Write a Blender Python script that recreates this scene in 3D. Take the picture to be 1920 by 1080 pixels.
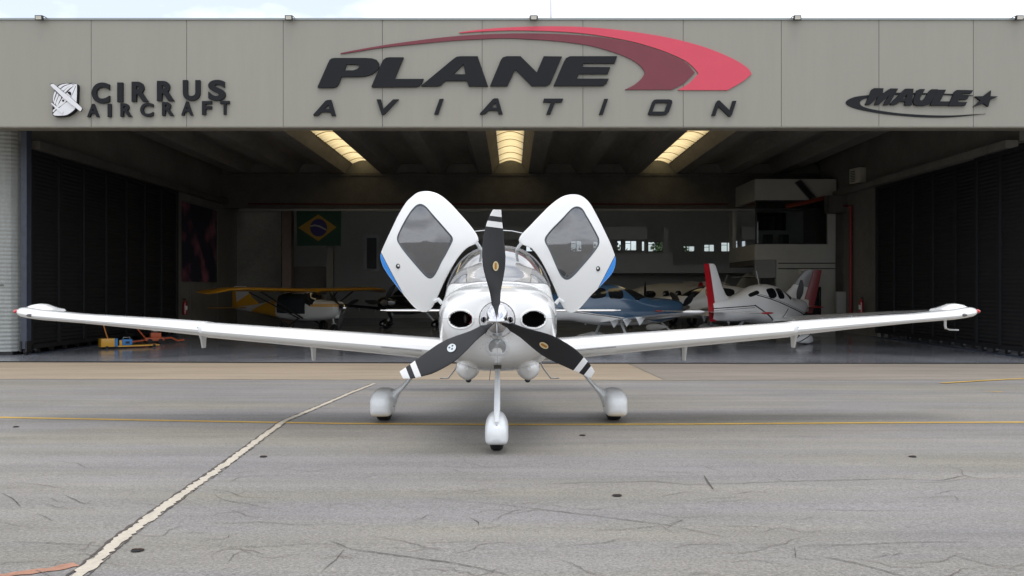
import bpy, bmesh, math, random
from mathutils import Vector, Matrix, noise as mnoise
from mathutils.bvhtree import BVHTree
random.seed(7)
R = math.radians
scene = bpy.context.scene
C = scene.collection
for o in list(bpy.data.objects): bpy.data.objects.remove(o)

# ---------------------------------------------------------------- camera
FPX, H = 1650.0, 1.526                       # focal length in photo pixels, eye height
cam_d = bpy.data.cameras.new('camera'); cam = bpy.data.objects.new('camera', cam_d); C.objects.link(cam)
cam_d.sensor_width = 36; cam_d.lens = 36*FPX/1920; cam_d.clip_end = 3000; cam_d.clip_start = 0.05
cam.location = (0, 0, H); cam.rotation_euler = (R(90), 0, 0)
scene.camera = cam
# ---------------------------------------------------------------- sky and sun
SUN_EL, SUN_AZ = R(74), R(165)
w = bpy.data.worlds.new("World"); scene.world = w; w.use_nodes = True
nt = w.node_tree; nt.nodes.clear()
def N(t, **k):
    n = nt.nodes.new(t)
    for a, b in k.items(): setattr(n, a, b)
    return n
out = N('ShaderNodeOutputWorld'); bg = N('ShaderNodeBackground'); nt.links.new(bg.outputs[0], out.inputs[0])
sky = N('ShaderNodeTexSky', sky_type='NISHITA'); sky.sun_disc = False; sky.sun_elevation = SUN_EL; sky.sun_rotation = SUN_AZ
sky.dust_density = 2
tc = N('ShaderNodeTexCoord'); mp = N('ShaderNodeMapping'); mp.inputs['Scale'].default_value = (1.2, 1.2, 3.0)
mp.inputs['Location'].default_value = (1.22, 1.26, -4.34)
nz = N('ShaderNodeTexNoise'); nz.inputs['Scale'].default_value = 1.7; nz.inputs['Detail'].default_value = 7; nz.inputs['Roughness'].default_value = 0.52
nt.links.new(tc.outputs['Generated'], mp.inputs[0]); nt.links.new(mp.outputs[0], nz.inputs['Vector'])
rp = N('ShaderNodeValToRGB'); rp.color_ramp.elements[0].position = 0.36; rp.color_ramp.elements[0].color = (.33,.33,.33,1)
rp.color_ramp.elements[1].position = 0.50; rp.color_ramp.elements[1].color = (1,1,1,1)
nt.links.new(nz.outputs[0], rp.inputs[0])
cl = N('ShaderNodeValToRGB'); cl.color_ramp.elements[0].position = 0.40; cl.color_ramp.elements[0].color = (13.5,14.0,14.8,1)
cl.color_ramp.elements[1].position = 0.66; cl.color_ramp.elements[1].color = (6.2,6.5,7.1,1)
nt.links.new(nz.outputs[0], cl.inputs[0])
mx = N('ShaderNodeMix', data_type='RGBA')
nt.links.new(rp.outputs[0], mx.inputs[0]); nt.links.new(sky.outputs[0], mx.inputs[6]); nt.links.new(cl.outputs[0], mx.inputs[7])
nt.links.new(mx.outputs[2], bg.inputs[0]); bg.inputs[1].default_value = 0.111
sd = bpy.data.lights.new('sun', 'SUN'); sun = bpy.data.objects.new('sun', sd); C.objects.link(sun)
sd.energy = .85; sd.angle = R(28); sd.color = (1, .96, .9)
sdir = Vector((math.sin(SUN_AZ)*math.cos(SUN_EL), math.cos(SUN_AZ)*math.cos(SUN_EL), math.sin(SUN_EL)))
sun.rotation_euler = sdir.to_track_quat('Z', 'Y').to_euler(); sun.location = (10, -10, 30)
vs = scene.view_settings; vs.view_transform = 'Standard'; vs.look = 'None'; vs.exposure = 0.4; vs.gamma = 1
scene.render.engine = 'CYCLES'
scene.cycles.max_bounces = 10; scene.cycles.diffuse_bounces = 5; scene.cycles.transparent_max_bounces = 12
scene.render.resolution_x = 1024; scene.render.resolution_y = 576

# ---------------------------------------------------------------- materials
def newmat(name):
    m = bpy.data.materials.new(name); m.use_nodes = True
    return m, m.node_tree, m.node_tree.nodes['Principled BSDF']
def mat(name, col, rough=.5, metal=0, coat=0, orand=0, var=0, scale=4, bump=0, bscale=60, stretch=(1,1,1), spec=.5, var2=0, scale2=40, trans=0):
    m, t, b = newmat(name)
    b.inputs['Base Color'].default_value = (*col, 1); b.inputs['Roughness'].default_value = rough
    b.inputs['Metallic'].default_value = metal; b.inputs['Coat Weight'].default_value = coat
    b.inputs['Coat Roughness'].default_value = .06; b.inputs['Specular IOR Level'].default_value = spec
    if trans: b.inputs['Transmission Weight'].default_value = trans
    g = t.nodes.new('ShaderNodeNewGeometry'); mp = t.nodes.new('ShaderNodeMapping'); mp.inputs['Scale'].default_value = stretch
    if var or bump or var2: t.links.new(g.outputs['Position'], mp.inputs[0])
    src = None
    for v, s in ((var, scale), (var2, scale2)):
        if not v: continue
        n = t.nodes.new('ShaderNodeTexNoise'); n.inputs['Scale'].default_value = s; n.inputs['Detail'].default_value = 5; n.inputs['Roughness'].default_value = .6
        t.links.new(mp.outputs[0], n.inputs['Vector'])
        mr = t.nodes.new('ShaderNodeMapRange'); mr.inputs[1].default_value = .28; mr.inputs[2].default_value = .72
        mr.inputs[3].default_value = 1-v; mr.inputs[4].default_value = 1+v; t.links.new(n.outputs[0], mr.inputs[0])
        mm = t.nodes.new('ShaderNodeVectorMath'); mm.operation = 'SCALE'
        if src is None: mm.inputs[0].default_value = col
        else: t.links.new(src, mm.inputs[0])
        t.links.new(mr.outputs[0], mm.inputs['Scale']); src = mm.outputs[0]
    if orand:
        oi = t.nodes.new('ShaderNodeObjectInfo'); mr = t.nodes.new('ShaderNodeMapRange'); mr.inputs[3].default_value = 1-orand; mr.inputs[4].default_value = 1+orand; t.links.new(oi.outputs['Random'], mr.inputs[0])
        mm = t.nodes.new('ShaderNodeVectorMath'); mm.operation = 'SCALE'; t.links.new(src, mm.inputs[0]); t.links.new(mr.outputs[0], mm.inputs['Scale']); src = mm.outputs[0]
    if src is not None: t.links.new(src, b.inputs['Base Color'])
    if bump:
        n = t.nodes.new('ShaderNodeTexNoise'); n.inputs['Scale'].default_value = bscale; n.inputs['Detail'].default_value = 3
        t.links.new(mp.outputs[0], n.inputs['Vector']); bp = t.nodes.new('ShaderNodeBump'); bp.inputs['Strength'].default_value = bump; bp.inputs['Distance'].default_value = .01
        t.links.new(n.outputs[0], bp.inputs['Height']); t.links.new(bp.outputs[0], b.inputs['Normal'])
    return m
def glass(name, tint, mixf=.0, rough=0.02, ior=1.5, dust=0):
    """thin pane: fresnel reflection over a tinted see-through sheet"""
    m = bpy.data.materials.new(name); m.use_nodes = True; t = m.node_tree; t.nodes.clear()
    o = t.nodes.new('ShaderNodeOutputMaterial'); tr = t.nodes.new('ShaderNodeBsdfTransparent'); tr.inputs[0].default_value = (*tint, 1)
    gl = t.nodes.new('ShaderNodeBsdfGlossy'); gl.inputs['Roughness'].default_value = rough
    fr = t.nodes.new('ShaderNodeFresnel'); fr.inputs[0].default_value = ior
    ad = t.nodes.new('ShaderNodeMath'); ad.operation = 'ADD'; ad.use_clamp = True; ad.inputs[1].default_value = mixf
    mx = t.nodes.new('ShaderNodeMixShader')
    t.links.new(fr.outputs[0], ad.inputs[0]); t.links.new(ad.outputs[0], mx.inputs[0]); t.links.new(tr.outputs[0], mx.inputs[1]); t.links.new(gl.outputs[0], mx.inputs[2])
    df = t.nodes.new('ShaderNodeBsdfDiffuse'); df.inputs[0].default_value = (.5,.5,.52,1); m2 = t.nodes.new('ShaderNodeMixShader'); m2.inputs[0].default_value = dust
    t.links.new(mx.outputs[0], m2.inputs[1]); t.links.new(df.outputs[0], m2.inputs[2]); t.links.new(m2.outputs[0], o.inputs[0])
    return m
def paint_lines(name, base, bands, rough=.25, coat=.6):
    """bands: list of (nx, ny, nz, lo, hi, colour) - paint where lo < n.p < hi in the object's own coordinates; later bands lie on top.
    a band may also end with a second slab (nx,ny,nz,lo,hi) it is limited to"""
    m, t, b = newmat(name)
    b.inputs['Roughness'].default_value = rough; b.inputs['Coat Weight'].default_value = coat; b.inputs['Coat Roughness'].default_value = .06
    tcn = t.nodes.new('ShaderNodeTexCoord')
    def slab(n, lo, hi):
        d = t.nodes.new('ShaderNodeVectorMath'); d.operation = 'DOT_PRODUCT'; d.inputs[1].default_value = n; t.links.new(tcn.outputs['Object'], d.inputs[0])
        a = t.nodes.new('ShaderNodeMath'); a.operation = 'GREATER_THAN'; a.inputs[1].default_value = lo; t.links.new(d.outputs['Value'], a.inputs[0])
        c = t.nodes.new('ShaderNodeMath'); c.operation = 'LESS_THAN'; c.inputs[1].default_value = hi; t.links.new(d.outputs['Value'], c.inputs[0])
        k = t.nodes.new('ShaderNodeMath'); k.operation = 'MULTIPLY'; t.links.new(a.outputs[0], k.inputs[0]); t.links.new(c.outputs[0], k.inputs[1])
        return k.outputs[0]
    cur = None
    for bd in bands:
        f = slab(bd[0:3], bd[3], bd[4])
        if len(bd) > 6:
            f2 = slab(bd[6][0:3], bd[6][3], bd[6][4]); k = t.nodes.new('ShaderNodeMath'); k.operation = 'MULTIPLY'
            t.links.new(f, k.inputs[0]); t.links.new(f2, k.inputs[1]); f = k.outputs[0]
        x = t.nodes.new('ShaderNodeMix'); x.data_type = 'RGBA'
        t.links.new(f, x.inputs[0]); x.inputs[7].default_value = (*bd[5], 1)
        if cur is None: x.inputs[6].default_value = (*base, 1)
        else: t.links.new(cur, x.inputs[6])
        cur = x.outputs[2]
    t.links.new(cur, b.inputs['Base Color'])
    return m
WHITE = (.80, .80, .79)
m_white = mat('white_paint', WHITE, .22, coat=.7, var=.015, scale=3)
m_white_leg = mat('white_gear_paint', (.72,.74,.75), .3, coat=.4, var=.02, scale=8)
m_chrome = mat('polished_metal', (.66,.66,.68), .04, metal=1)
m_metal = mat('worn_metal', (.35,.35,.35), .35, metal=.8, var=.2, scale=20)
m_rubber = mat('tyre_rubber', (.014,.014,.015), .75, var=.2, scale=30)
m_black = mat('black_plastic', (.012,.012,.013), .5)
m_dark = mat('dark_cavity', (.006,.006,.007), .9)
m_tan = mat('tan_lining', (.34,.27,.19), .8, var=.08, scale=12)
m_leather = mat('beige_leather', (.42,.34,.26), .55, var=.08, scale=14, bump=.2)
m_wind = glass('windshield_glass', (.72,.76,.75), .36, dust=.10)
m_doorglass = glass('door_window_glass', (.32,.33,.34), .16, dust=.10)
m_pane = glass('office_glass', (.55,.6,.6), .0)
m_tint = mat('tinted_window', (.01,.012,.014), .06, coat=1)
m_blueglass = glass('tinted_cabin_glass', (.25,.27,.28), .06)
m_lens = mat('lamp_lens', (.30,.31,.31), .12, coat=.8, spec=.8)
m_red = mat('red_paint', (.42,.012,.02), .3, coat=.5, var=.05)
m_redpipe = mat('red_pipe_paint', (.20,.012,.012), .5, var=.1)
m_yellow = mat('yellow_paint', (.62,.32,.02), .35, coat=.3, var=.05)
m_orange = mat('orange_paint', (.50,.10,.03), .5, var=.15, scale=10)
m_bluebox = mat('blue_plastic', (.03,.20,.50), .45, var=.1)
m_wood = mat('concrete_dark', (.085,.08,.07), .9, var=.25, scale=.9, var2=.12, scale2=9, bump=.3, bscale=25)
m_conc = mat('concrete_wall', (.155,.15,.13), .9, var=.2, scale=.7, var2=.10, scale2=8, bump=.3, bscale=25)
m_beam = mat('concrete_roof', (.19,.18,.16), .9, var=.25, scale=.8, var2=.12, scale2=7, stretch=(1,.25,1))
m_fascia = mat('grey_cladding', (.284,.272,.230), .55, var=.025, scale=1.3, stretch=(2.2,2.2,.22), var2=.015, scale2=6, orand=.018)
m_trim = mat('cladding_trim', (.20,.188,.15), .6, var=.15, scale=3)
m_joint = mat('joint_grey', (.13,.128,.115), .8)  # dull grey of panel joints, wall seams and the cladding lap
m_cap = mat('roof_edge_metal', (.30,.33,.33), .4, metal=.3)
m_sign = mat('charcoal_sign_paint', (.006,.007,.010), .5, var=.08, scale=3, spec=.25)
m_signred = mat('sign_red', (.62,.060,.100), .5, var=.03, scale=2)
m_signdk = mat('sign_dark_red', (.165,.026,.040), .5, var=.04, scale=2)
m_signwhite = mat('sign_white', (.72,.72,.74), .4)
m_corr = mat('white_corrugated_metal', (.33,.345,.33), .5, metal=.0, var=.10, scale=1.3, stretch=(2,2,.5), var2=.08, scale2=9)
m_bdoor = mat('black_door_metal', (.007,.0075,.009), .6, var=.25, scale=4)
m_jamb = mat('blue_grey_steel', (.05,.06,.085), .5, var=.2, scale=6)
m_wallw = mat('white_plaster', (.38,.375,.335), .8, var=.06, scale=2)
m_extw = mat('fire_red', (.25,.012,.012), .3, coat=.4)

# ---------------------------------------------------------------- helpers
def tag(o, label=None, cat=None, group=None, kind=None):
    if label: o['label'] = label
    if cat: o['category'] = cat
    if group: o['group'] = group
    if kind: o['kind'] = kind
    return o
def thing(name, label, cat, loc=(0,0,0), rz=0, group=None):
    o = bpy.data.objects.new(name, None); C.objects.link(o); o.location = loc; o.rotation_euler = (0,0,rz); o.empty_display_size = .2
    return tag(o, label, cat, group)
def mk(name, V, F, m, parent=None, smooth=False, ang=35, loc=None, rot=None):
    me = bpy.data.meshes.new(name); me.from_pydata([tuple(v) for v in V], [], F); me.validate()
    bm = bmesh.new(); bm.from_mesh(me); bmesh.ops.recalc_face_normals(bm, faces=bm.faces); bm.to_mesh(me); bm.free()
    me.materials.append(m)
    if smooth:
        me.shade_smooth(); me.set_sharp_from_angle(angle=R(ang))
    o = bpy.data.objects.new(name, me); C.objects.link(o); o.parent = parent
    if loc is not None: o.location = loc
    if rot is not None: o.rotation_euler = rot
    return o
class MB:
    def __init__(s): s.V = []; s.F = []
    def add(s, V, F):
        n = len(s.V); s.V += [tuple(v) for v in V]; s.F += [tuple(i+n for i in f) for f in F]; return s
    def box(s, a, b):
        (x0,y0,z0),(x1,y1,z1) = a, b
        return s.add([(x0,y0,z0),(x1,y0,z0),(x1,y1,z0),(x0,y1,z0),(x0,y0,z1),(x1,y0,z1),(x1,y1,z1),(x0,y1,z1)],
                     [(0,3,2,1),(4,5,6,7),(0,1,5,4),(1,2,6,5),(2,3,7,6),(3,0,4,7)])
    def tube(s, pts, r, n=10, cap=True):
        pts = [Vector(p) for p in pts]; rr = r if isinstance(r, (list,tuple)) else [r]*len(pts)
        rings = []; up = None
        for i, p in enumerate(pts):
            d = (pts[min(i+1,len(pts)-1)] - pts[max(i-1,0)]).normalized()
            if up is None: up = Vector((0,0,1)) if abs(d.z) < .9 else Vector((0,1,0))
            a = d.cross(up).normalized(); b = a.cross(d).normalized(); up = b
            rings.append([p + a*math.cos(2*math.pi*k/n)*rr[i] + b*math.sin(2*math.pi*k/n)*rr[i] for k in range(n)])
        return s.loft(rings, cap)
    def loft(s, rings, cap=True, closed=True):
        n = len(rings[0]); V = [v for r_ in rings for v in r_]; F = []
        for i in range(len(rings)-1):
            for k in range(n if closed else n-1):
                k2 = (k+1) % n; F.append((i*n+k, i*n+k2, (i+1)*n+k2, (i+1)*n+k))
        if cap: F.append(tuple(range(n))); F.append(tuple((len(rings)-1)*n + k for k in range(n))[::-1])
        return s.add(V, F)
    def ell(s, c, r, nu=20, nv=12):
        rings = []
        for i in range(1, nv):
            a = math.pi*i/nv; rings.append([(c[0]+r[0]*math.sin(a)*math.cos(2*math.pi*k/nu), c[1]+r[1]*math.sin(a)*math.sin(2*math.pi*k/nu), c[2]+r[2]*math.cos(a)) for k in range(nu)])
        return s.loft(rings, True)
    def build(s, name, m, parent=None, smooth=False, ang=35, **k): return mk(name, s.V, s.F, m, parent, smooth, ang, **k)
def bevel(o, w=.01, seg=2):
    bm = bmesh.new(); bm.from_mesh(o.data)
    bmesh.ops.bevel(bm, geom=[e for e in bm.edges if len(e.link_faces)==2 and e.calc_face_angle(0) > .6], offset=w, segments=seg, affect='EDGES', profile=.6)
    bm.to_mesh(o.data); bm.free(); o.data.shade_smooth(); o.data.set_sharp_from_angle(angle=R(40)); return o
def flat_shape(polys, depth):
    """2-D outlines (even-odd holes) -> vertices and faces in x,z with thickness along y (0 .. depth)"""
    cu = bpy.data.curves.new('tmp', 'CURVE'); cu.dimensions = '2D'; cu.fill_mode = 'BOTH'; cu.extrude = depth/2
    for P in polys:
        sp = cu.splines.new('POLY'); sp.points.add(len(P)-1)
        for i, p in enumerate(P): sp.points[i].co = (p[0], p[1], 0, 1)
        sp.use_cyclic_u = True
    ob = bpy.data.objects.new('tmp', cu); C.objects.link(ob)
    dg = bpy.context.evaluated_depsgraph_get(); dg.update(); me = bpy.data.meshes.new_from_object(ob.evaluated_get(dg))
    V = [(v.co.x, depth/2 - v.co.z, v.co.y) for v in me.vertices]; F = [tuple(p.vertices) for p in me.polygons]
    bpy.data.objects.remove(ob); bpy.data.curves.remove(cu); bpy.data.meshes.remove(me)
    return V, F
def W(px, py, Y): return Vector(((px-960)/FPX*Y, Y, H-(py-540)/FPX*Y))
SL = .03
def gz(Y): return -SL*(min(Y,22.3)-8.31)
def G(px, py, dz=0):
    Y = (H-SL*8.31)/((py-540)/FPX-SL); return Vector(((px-960)/FPX*Y, Y, gz(Y)+dz))
FZ = gz(22.3)                                # hangar floor level
def FL(px, py): 
    Y = (H-FZ)*FPX/(py-540); return Vector(((px-960)/FPX*Y, Y, FZ))
def interp(tab, y):
    """monotone-ish cubic through rows (y, values...)"""
    n = len(tab)
    if y <= tab[0][0]: return list(tab[0][1:])
    if y >= tab[-1][0]: return list(tab[-1][1:])
    i = max(j for j in range(n-1) if tab[j][0] <= y)
    y0, y1 = tab[i][0], tab[i+1][0]; t = (y-y0)/(y1-y0); h = y1-y0; res = []
    for k in range(1, len(tab[0])):
        p0, p1 = tab[i][k], tab[i+1][k]; d = (p1-p0)/h
        dm = (p0-tab[i-1][k])/(y0-tab[i-1][0]) if i > 0 else d
        dp = (tab[i+2][k]-p1)/(tab[i+2][0]-y1) if i < n-2 else d
        m0 = 0 if dm*d <= 0 else 2*dm*d/(dm+d); m1 = 0 if dp*d <= 0 else 2*dp*d/(dp+d)
        res.append((2*t**3-3*t**2+1)*p0 + (t**3-2*t**2+t)*h*m0 + (-2*t**3+3*t**2)*p1 + (t**3-t**2)*h*m1)
    return res
def spow(v, p): return math.copysign(abs(v)**p, v)

# ---------------------------------------------------------------- the ground
def asphalt_mat():
    m, t, b = newmat('asphalt'); L = t.links.new
    g = t.nodes.new('ShaderNodeNewGeometry')
    def nz(scale, st, det=4, ro=.6):
        mp = t.nodes.new('ShaderNodeMapping'); mp.inputs['Scale'].default_value = st; L(g.outputs['Position'], mp.inputs[0])
        n = t.nodes.new('ShaderNodeTexNoise'); n.inputs['Scale'].default_value = scale; n.inputs['Detail'].default_value = det; n.inputs['Roughness'].default_value = ro
        L(mp.outputs[0], n.inputs['Vector']); return n.outputs[0]
    def rng(s, a, b_, lo, hi):
        r = t.nodes.new('ShaderNodeMapRange'); r.inputs[1].default_value = a; r.inputs[2].default_value = b_; r.inputs[3].default_value = lo; r.inputs[4].default_value = hi; L(s, r.inputs[0]); return r.outputs[0]
    def mul(a, b_):
        k = t.nodes.new('ShaderNodeMath'); k.operation = 'MULTIPLY'; L(a, k.inputs[0]); L(b_, k.inputs[1]); return k.outputs[0]
    big = rng(nz(.35, (1,1,1), 3), .3, .7, .90, 1.09)
    streak = mul(rng(nz(1.0, (.22,2.4,1), 5, .65), .3, .7, .84, 1.11), rng(nz(.45, (.35,1.6,1), 4, .6), .55, .72, 1.0, .86))
    fine = rng(nz(62, (1,1,1), 3, .8), .3, .72, .60, 1.46)
    fine2 = rng(nz(22, (1,1,1), 3, .7), .3, .7, .93, 1.07)
    f = mul(mul(big, streak), mul(fine, fine2))
    cr = t.nodes.new('ShaderNodeMix'); cr.data_type = 'RGBA'; cr.inputs[6].default_value = (.220,.208,.201,1); cr.inputs[7].default_value = (.230,.215,.182,1)
    L(rng(nz(.5, (.3,1.5,1), 4), .42, .62, 0, 1), cr.inputs[0])
    vm = t.nodes.new('ShaderNodeVectorMath'); vm.operation = 'SCALE'; L(cr.outputs[2], vm.inputs[0]); L(f, vm.inputs['Scale']); L(vm.outputs[0], b.inputs['Base Color'])
    b.inputs['Roughness'].default_value = .82; b.inputs['Specular IOR Level'].default_value = .3
    bp = t.nodes.new('ShaderNodeBump'); bp.inputs['Strength'].default_value = .6; bp.inputs['Distance'].default_value = .006; L(nz(110, (1,1,1), 2), bp.inputs['Height']); L(bp.outputs[0], b.inputs['Normal'])
    return m
m_asph = asphalt_mat()
m_beige = mat('beige_concrete', (.315,.252,.182), .85, var=.16, scale=1.1, stretch=(.35,2,1), var2=.10, scale2=30, bump=.3)
m_grconc = mat('grey_concrete', (.235,.205,.172), .85, var=.18, scale=1.3, stretch=(.35,2,1), var2=.12, scale2=30, bump=.3)
ys = [-200, -40, -10, 0, 4, 8, 12, 16, 20, 22.3]
V = []; F = []
for y in ys: V += [(-400, y, gz(y)), (400, y, gz(y))]
V += [(-400, 22.36, FZ-.05), (400, 22.36, FZ-.05), (-400, 900, FZ-.05), (400, 900, FZ-.05)]
for i in range(len(V)//2-1): F.append((2*i, 2*i+1, 2*i+3, 2*i+2))
tag(mk('ground', V, F, m_asph), kind='structure')
# hangar floor edge runs very slightly skew to the lens; concrete apron in front of it
def edgeY(x): return 22.55 - .035*x if x < 0 else 22.55 - .004*x
def frontY(x): return 17.05 - .03*x if x < 0 else 17.05 + .005*x
def sheet(name, front, back, dz, m, jit=0):
    V = []; n = len(front)
    for a, b in zip(front, back):
        j = random.uniform(-jit, jit)
        V += [(a[0], a[1]+j, gz(a[1]+j)+dz), (b[0], b[1], gz(b[1])+dz)]
    return tag(mk(name, V, [(2*i, 2*i+2, 2*i+3, 2*i+1) for i in range(n-1)], m), kind='structure')
dA, dB = G(1190, 688), G(1268, 723)
xs = [-60+i*.25 for i in range(0, 500)]
xl = [x for x in xs if x < dB.x-.05]
fr = [(x, frontY(x)) for x in xl] + [(dB.x, frontY(dB.x))]
bk = [(min(x, dA.x-.01*(len(xl)-i)/len(xl)) if x > dA.x-.3 else x, edgeY(x)) for i, x in enumerate(xl)] + [(dA.x, edgeY(dA.x))]
sheet('beige_concrete_apron', fr, bk, .005, m_beige, .05)
xr = [x for x in xs if x > dB.x+.05]
fr = [(dB.x+.02, frontY(dB.x))] + [(x, frontY(x)) for x in xr]; bk = [(dA.x+.02, edgeY(dA.x))] + [(max(x-(dB.x-dA.x)*math.exp(-(x-dB.x)/6), dA.x+.03), edgeY(x)) for x in xr]
sheet('grey_concrete_apron', fr, bk, .005, m_grconc, .04)
V = []; F = []
for i, x in enumerate([-60,-30,-15,0,15,30,60]):
    V += [(x, edgeY(x)-.02, FZ+.03), (x, edgeY(x)+.05, FZ+.03), (x, edgeY(x)-.02, FZ-.2)]
for i in range(6): F += [(3*i, 3*i+3, 3*i+4, 3*i+1), (3*i+2, 3*i+5, 3*i+3, 3*i)]
tag(mk('threshold_channel', V, F, m_black), kind='structure')
def floor_mat():
    m, t, b = newmat('grey_epoxy_floor'); L = t.links.new
    g = t.nodes.new('ShaderNodeNewGeometry'); n = t.nodes.new('ShaderNodeTexNoise'); n.inputs['Scale'].default_value = .5; n.inputs['Detail'].default_value = 5; L(g.outputs['Position'], n.inputs['Vector'])
    r = t.nodes.new('ShaderNodeMapRange'); r.inputs[1].default_value=.3; r.inputs[2].default_value=.7; r.inputs[3].default_value=.10; r.inputs[4].default_value=.24; L(n.outputs[0], r.inputs[0]); L(r.outputs[0], b.inputs['Roughness'])
    c = t.nodes.new('ShaderNodeMix'); c.data_type = 'RGBA'; c.inputs[6].default_value=(.20,.21,.24,1); c.inputs[7].default_value=(.26,.27,.30,1); L(n.outputs[0], c.inputs[0]); L(c.outputs[2], b.inputs['Base Color'])
    return m
xs2 = [-60,-30,-15,0,15,30,60]
V = [(x, edgeY(x)+.05, FZ+.031) for x in xs2] + [(x, 75, FZ+.031) for x in xs2]
FZ += .031
tag(mk('hangar_floor', V, [(i, i+1, i+8, i+7) for i in range(6)], floor_mat()), kind='structure')
# painted lines
m_yl = mat('yellow_line_paint', (.50,.31,.05), .7, var=.15, scale=2.5, var2=.15, scale2=50)
m_filler = mat('joint_filler', (.47,.42,.34), .8, var=.10, scale=6, var2=.12, scale2=40)
m_crack2 = mat('crack_brown', (.13,.105,.092), .95, var=.25, scale=6)
m_crack = mat('crack_dark', (.075,.062,.055), .95, var=.3, scale=8)
m_opaint = mat('orange_worn_paint', (.34,.17,.11), .8, var=.25, scale=20)
def ribbon(pts, widths, dz, jit=0, step=.08):
    """ground ribbon through world points, ragged edges; returns V, F"""
    P = []
    for a, b in zip(pts[:-1], pts[1:]):
        n = max(1, int((b-a).length/step))
        for i in range(n): P.append((a.lerp(b, i/n), len(P)))
    P.append((pts[-1], len(P))); n = len(P); V = []
    for i, (p, _) in enumerate(P):
        d = (P[min(i+1,n-1)][0]-P[max(i-1,0)][0]); d.z = 0; d.normalize(); nn = Vector((-d.y, d.x, 0))
        w_ = (widths if not callable(widths) else widths(i/(n-1)))/2
        q = mnoise.noise(p*3)*jit*.6
        for s in (1, -1):
            v = p + nn*(s*(w_ + random.uniform(-jit, jit)) + q); V.append((v.x, v.y, gz(v.y)+dz))
    return V, [(2*i, 2*i+1, 2*i+3, 2*i+2) for i in range(n-1)]
yl = [G(-300,781), G(0,783), G(320,789), G(640,794.5), G(930,796.5), G(1300,795.5), G(1650,793), G(1920,792), G(2300,791)]
V, F = ribbon(yl, .115, .004, .004); tag(mk('yellow_taxi_line', V, F, m_yl), kind='structure')
mb = MB(); V, F = ribbon([G(1765,719), G(1850,714), G(1935,709.5), G(2100,700)], .13, .010, .01); mb.add(V, F)
V, F = ribbon([G(1845,735), G(1880,734.5)], .06, .004, .02); mb.add(V, F)
tag(mb.build('worn_yellow_marking', m_yl), kind='structure')
jf = [G(702,719.5), G(655,738), G(600,762), G(533,790), G(430,866), G(301,957), G(228,1010), G(150,1078), G(20,1190)]
V, F = ribbon(jf, lambda t: .070+.022*mnoise.noise((t*60,0,0)), .006, .012, .035); tag(mk('joint_filler_strip', V, F, m_filler), kind='structure')
V, F = ribbon([p+Vector((-.052,0,0)) for p in jf], .018, .004, .008, .05); mb = MB().add(V, F)
V, F = ribbon([p+Vector((.046,0,0)) for p in jf], .006, .004, .008, .05); mb.add(V, F)
cracks = [
 ([(845,907),(920,908),(1000,910),(1100,905),(1230,903),(1290,909),(1380,907),(1560,900),(1660,899)], .014),
 ([(1440,893),(1470,903),(1560,902),(1670,898),(1760,902),(1810,892),(1836,899),(1920,896)], .016),
 ([(1320,893),(1337,918)], .03),
 ([(805,934),(950,948),(1100,966),(1250,985),(1360,1008)], .014),
 ([(620,1015),(660,1031),(760,1044),(860,1058),(980,1085)], .018),
 ([(1487,955),(1600,958),(1750,959)], .011),
 ([(1500,1025),(1600,1022),(1720,1017),(1850,1017)], .013),
 ([(1530,1042),(1600,1056),(1700,1083)], .016),
 ([(1490,1025),(1492,1047),(1540,1052)], .010), ([(1780,1040),(1860,1062),(1925,1072)], .012),
 ([(5,926),(25,936),(40,952)], .013), ([(120,928),(140,938),(160,946),(172,940)], .013), ([(67,963),(85,970),(98,978)], .010),
 ([(20,1016),(90,1019),(190,1024)], .010), ([(405,939),(460,943),(508,942)], .009), ([(400,983),(480,979),(560,985),(640,982)], .010),
 ([(370,1025),(480,1026),(600,1020),(640,1025)], .010), ([(0,758),(120,762),(330,763),(640,766),(820,765)], .02), ([(1040,741),(1300,742),(1600,739),(1925,741)], .022),
 ([(0,730),(300,733),(620,735)], .016), ([(1100,995),(1170,994),(1240,986),(1262,1000)], .009), ([(880,971),(898,980),(897,986)], .014),
 ([(270,707),(340,700),(420,693),(505,688)], .03), ([(0,757),(4,757)], .01),
 ([(645,1031),(630,1050),(600,1075)], .012), ([(1250,991),(1280,975),(1250,985)], .008), ([(740,1020),(830,1018),(930,1016)], .007),
 ([(1325,987),(1440,989),(1455,998)], .009), ([(1700,935),(1790,931),(1800,941)], .009), ([(1100,880),(1200,882),(1330,890)], .008)]
for pl, wd in cracks:
    P = []
    for a, b in zip(pl[:-1], pl[1:]):
        n = max(1, int(math.hypot(b[0]-a[0], b[1]-a[1])/9))
        for i in range(n): P.append(G(a[0]+(b[0]-a[0])*i/n + random.uniform(-1,1), a[1]+(b[1]-a[1])*i/n + random.uniform(-.45,.45)))
    P.append(G(*pl[-1]))
    n = len(P); V, F = ribbon(P, lambda t, wd=wd: wd*.62*(.25+.75*math.sin(math.pi*min(max(t,.03),.97)))*(.75+.5*mnoise.noise((t*14, wd*900, 0))), .005, wd*.07, .03); mb.add(V, F)
tag(mb.build('asphalt_cracks', m_crack), kind='structure'); mb = MB()
for _ in range(85):                                          # hairline cracks, mostly running across
    px, py = random.uniform(-60, 1980), 815+275*random.random()**.75; a = random.gauss(0,.25); P = [(px,py)]; dr_ = random.choice((-1,1))
    for i in range(random.randint(4,16)): a = a*.8 + random.gauss(0,.35); k_ = (py-540)/500; P.append((P[-1][0]+dr_*11*math.cos(a), P[-1][1]+4.5*k_*math.sin(a)))
    V, F = ribbon([G(*p) for p in P], lambda t: .0048*(.3+.7*math.sin(math.pi*min(max(t,.05),.95))), .005, .0006, .03); mb.add(V, F)
tag(mb.build('hairline_cracks', m_crack2), kind='structure')
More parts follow.
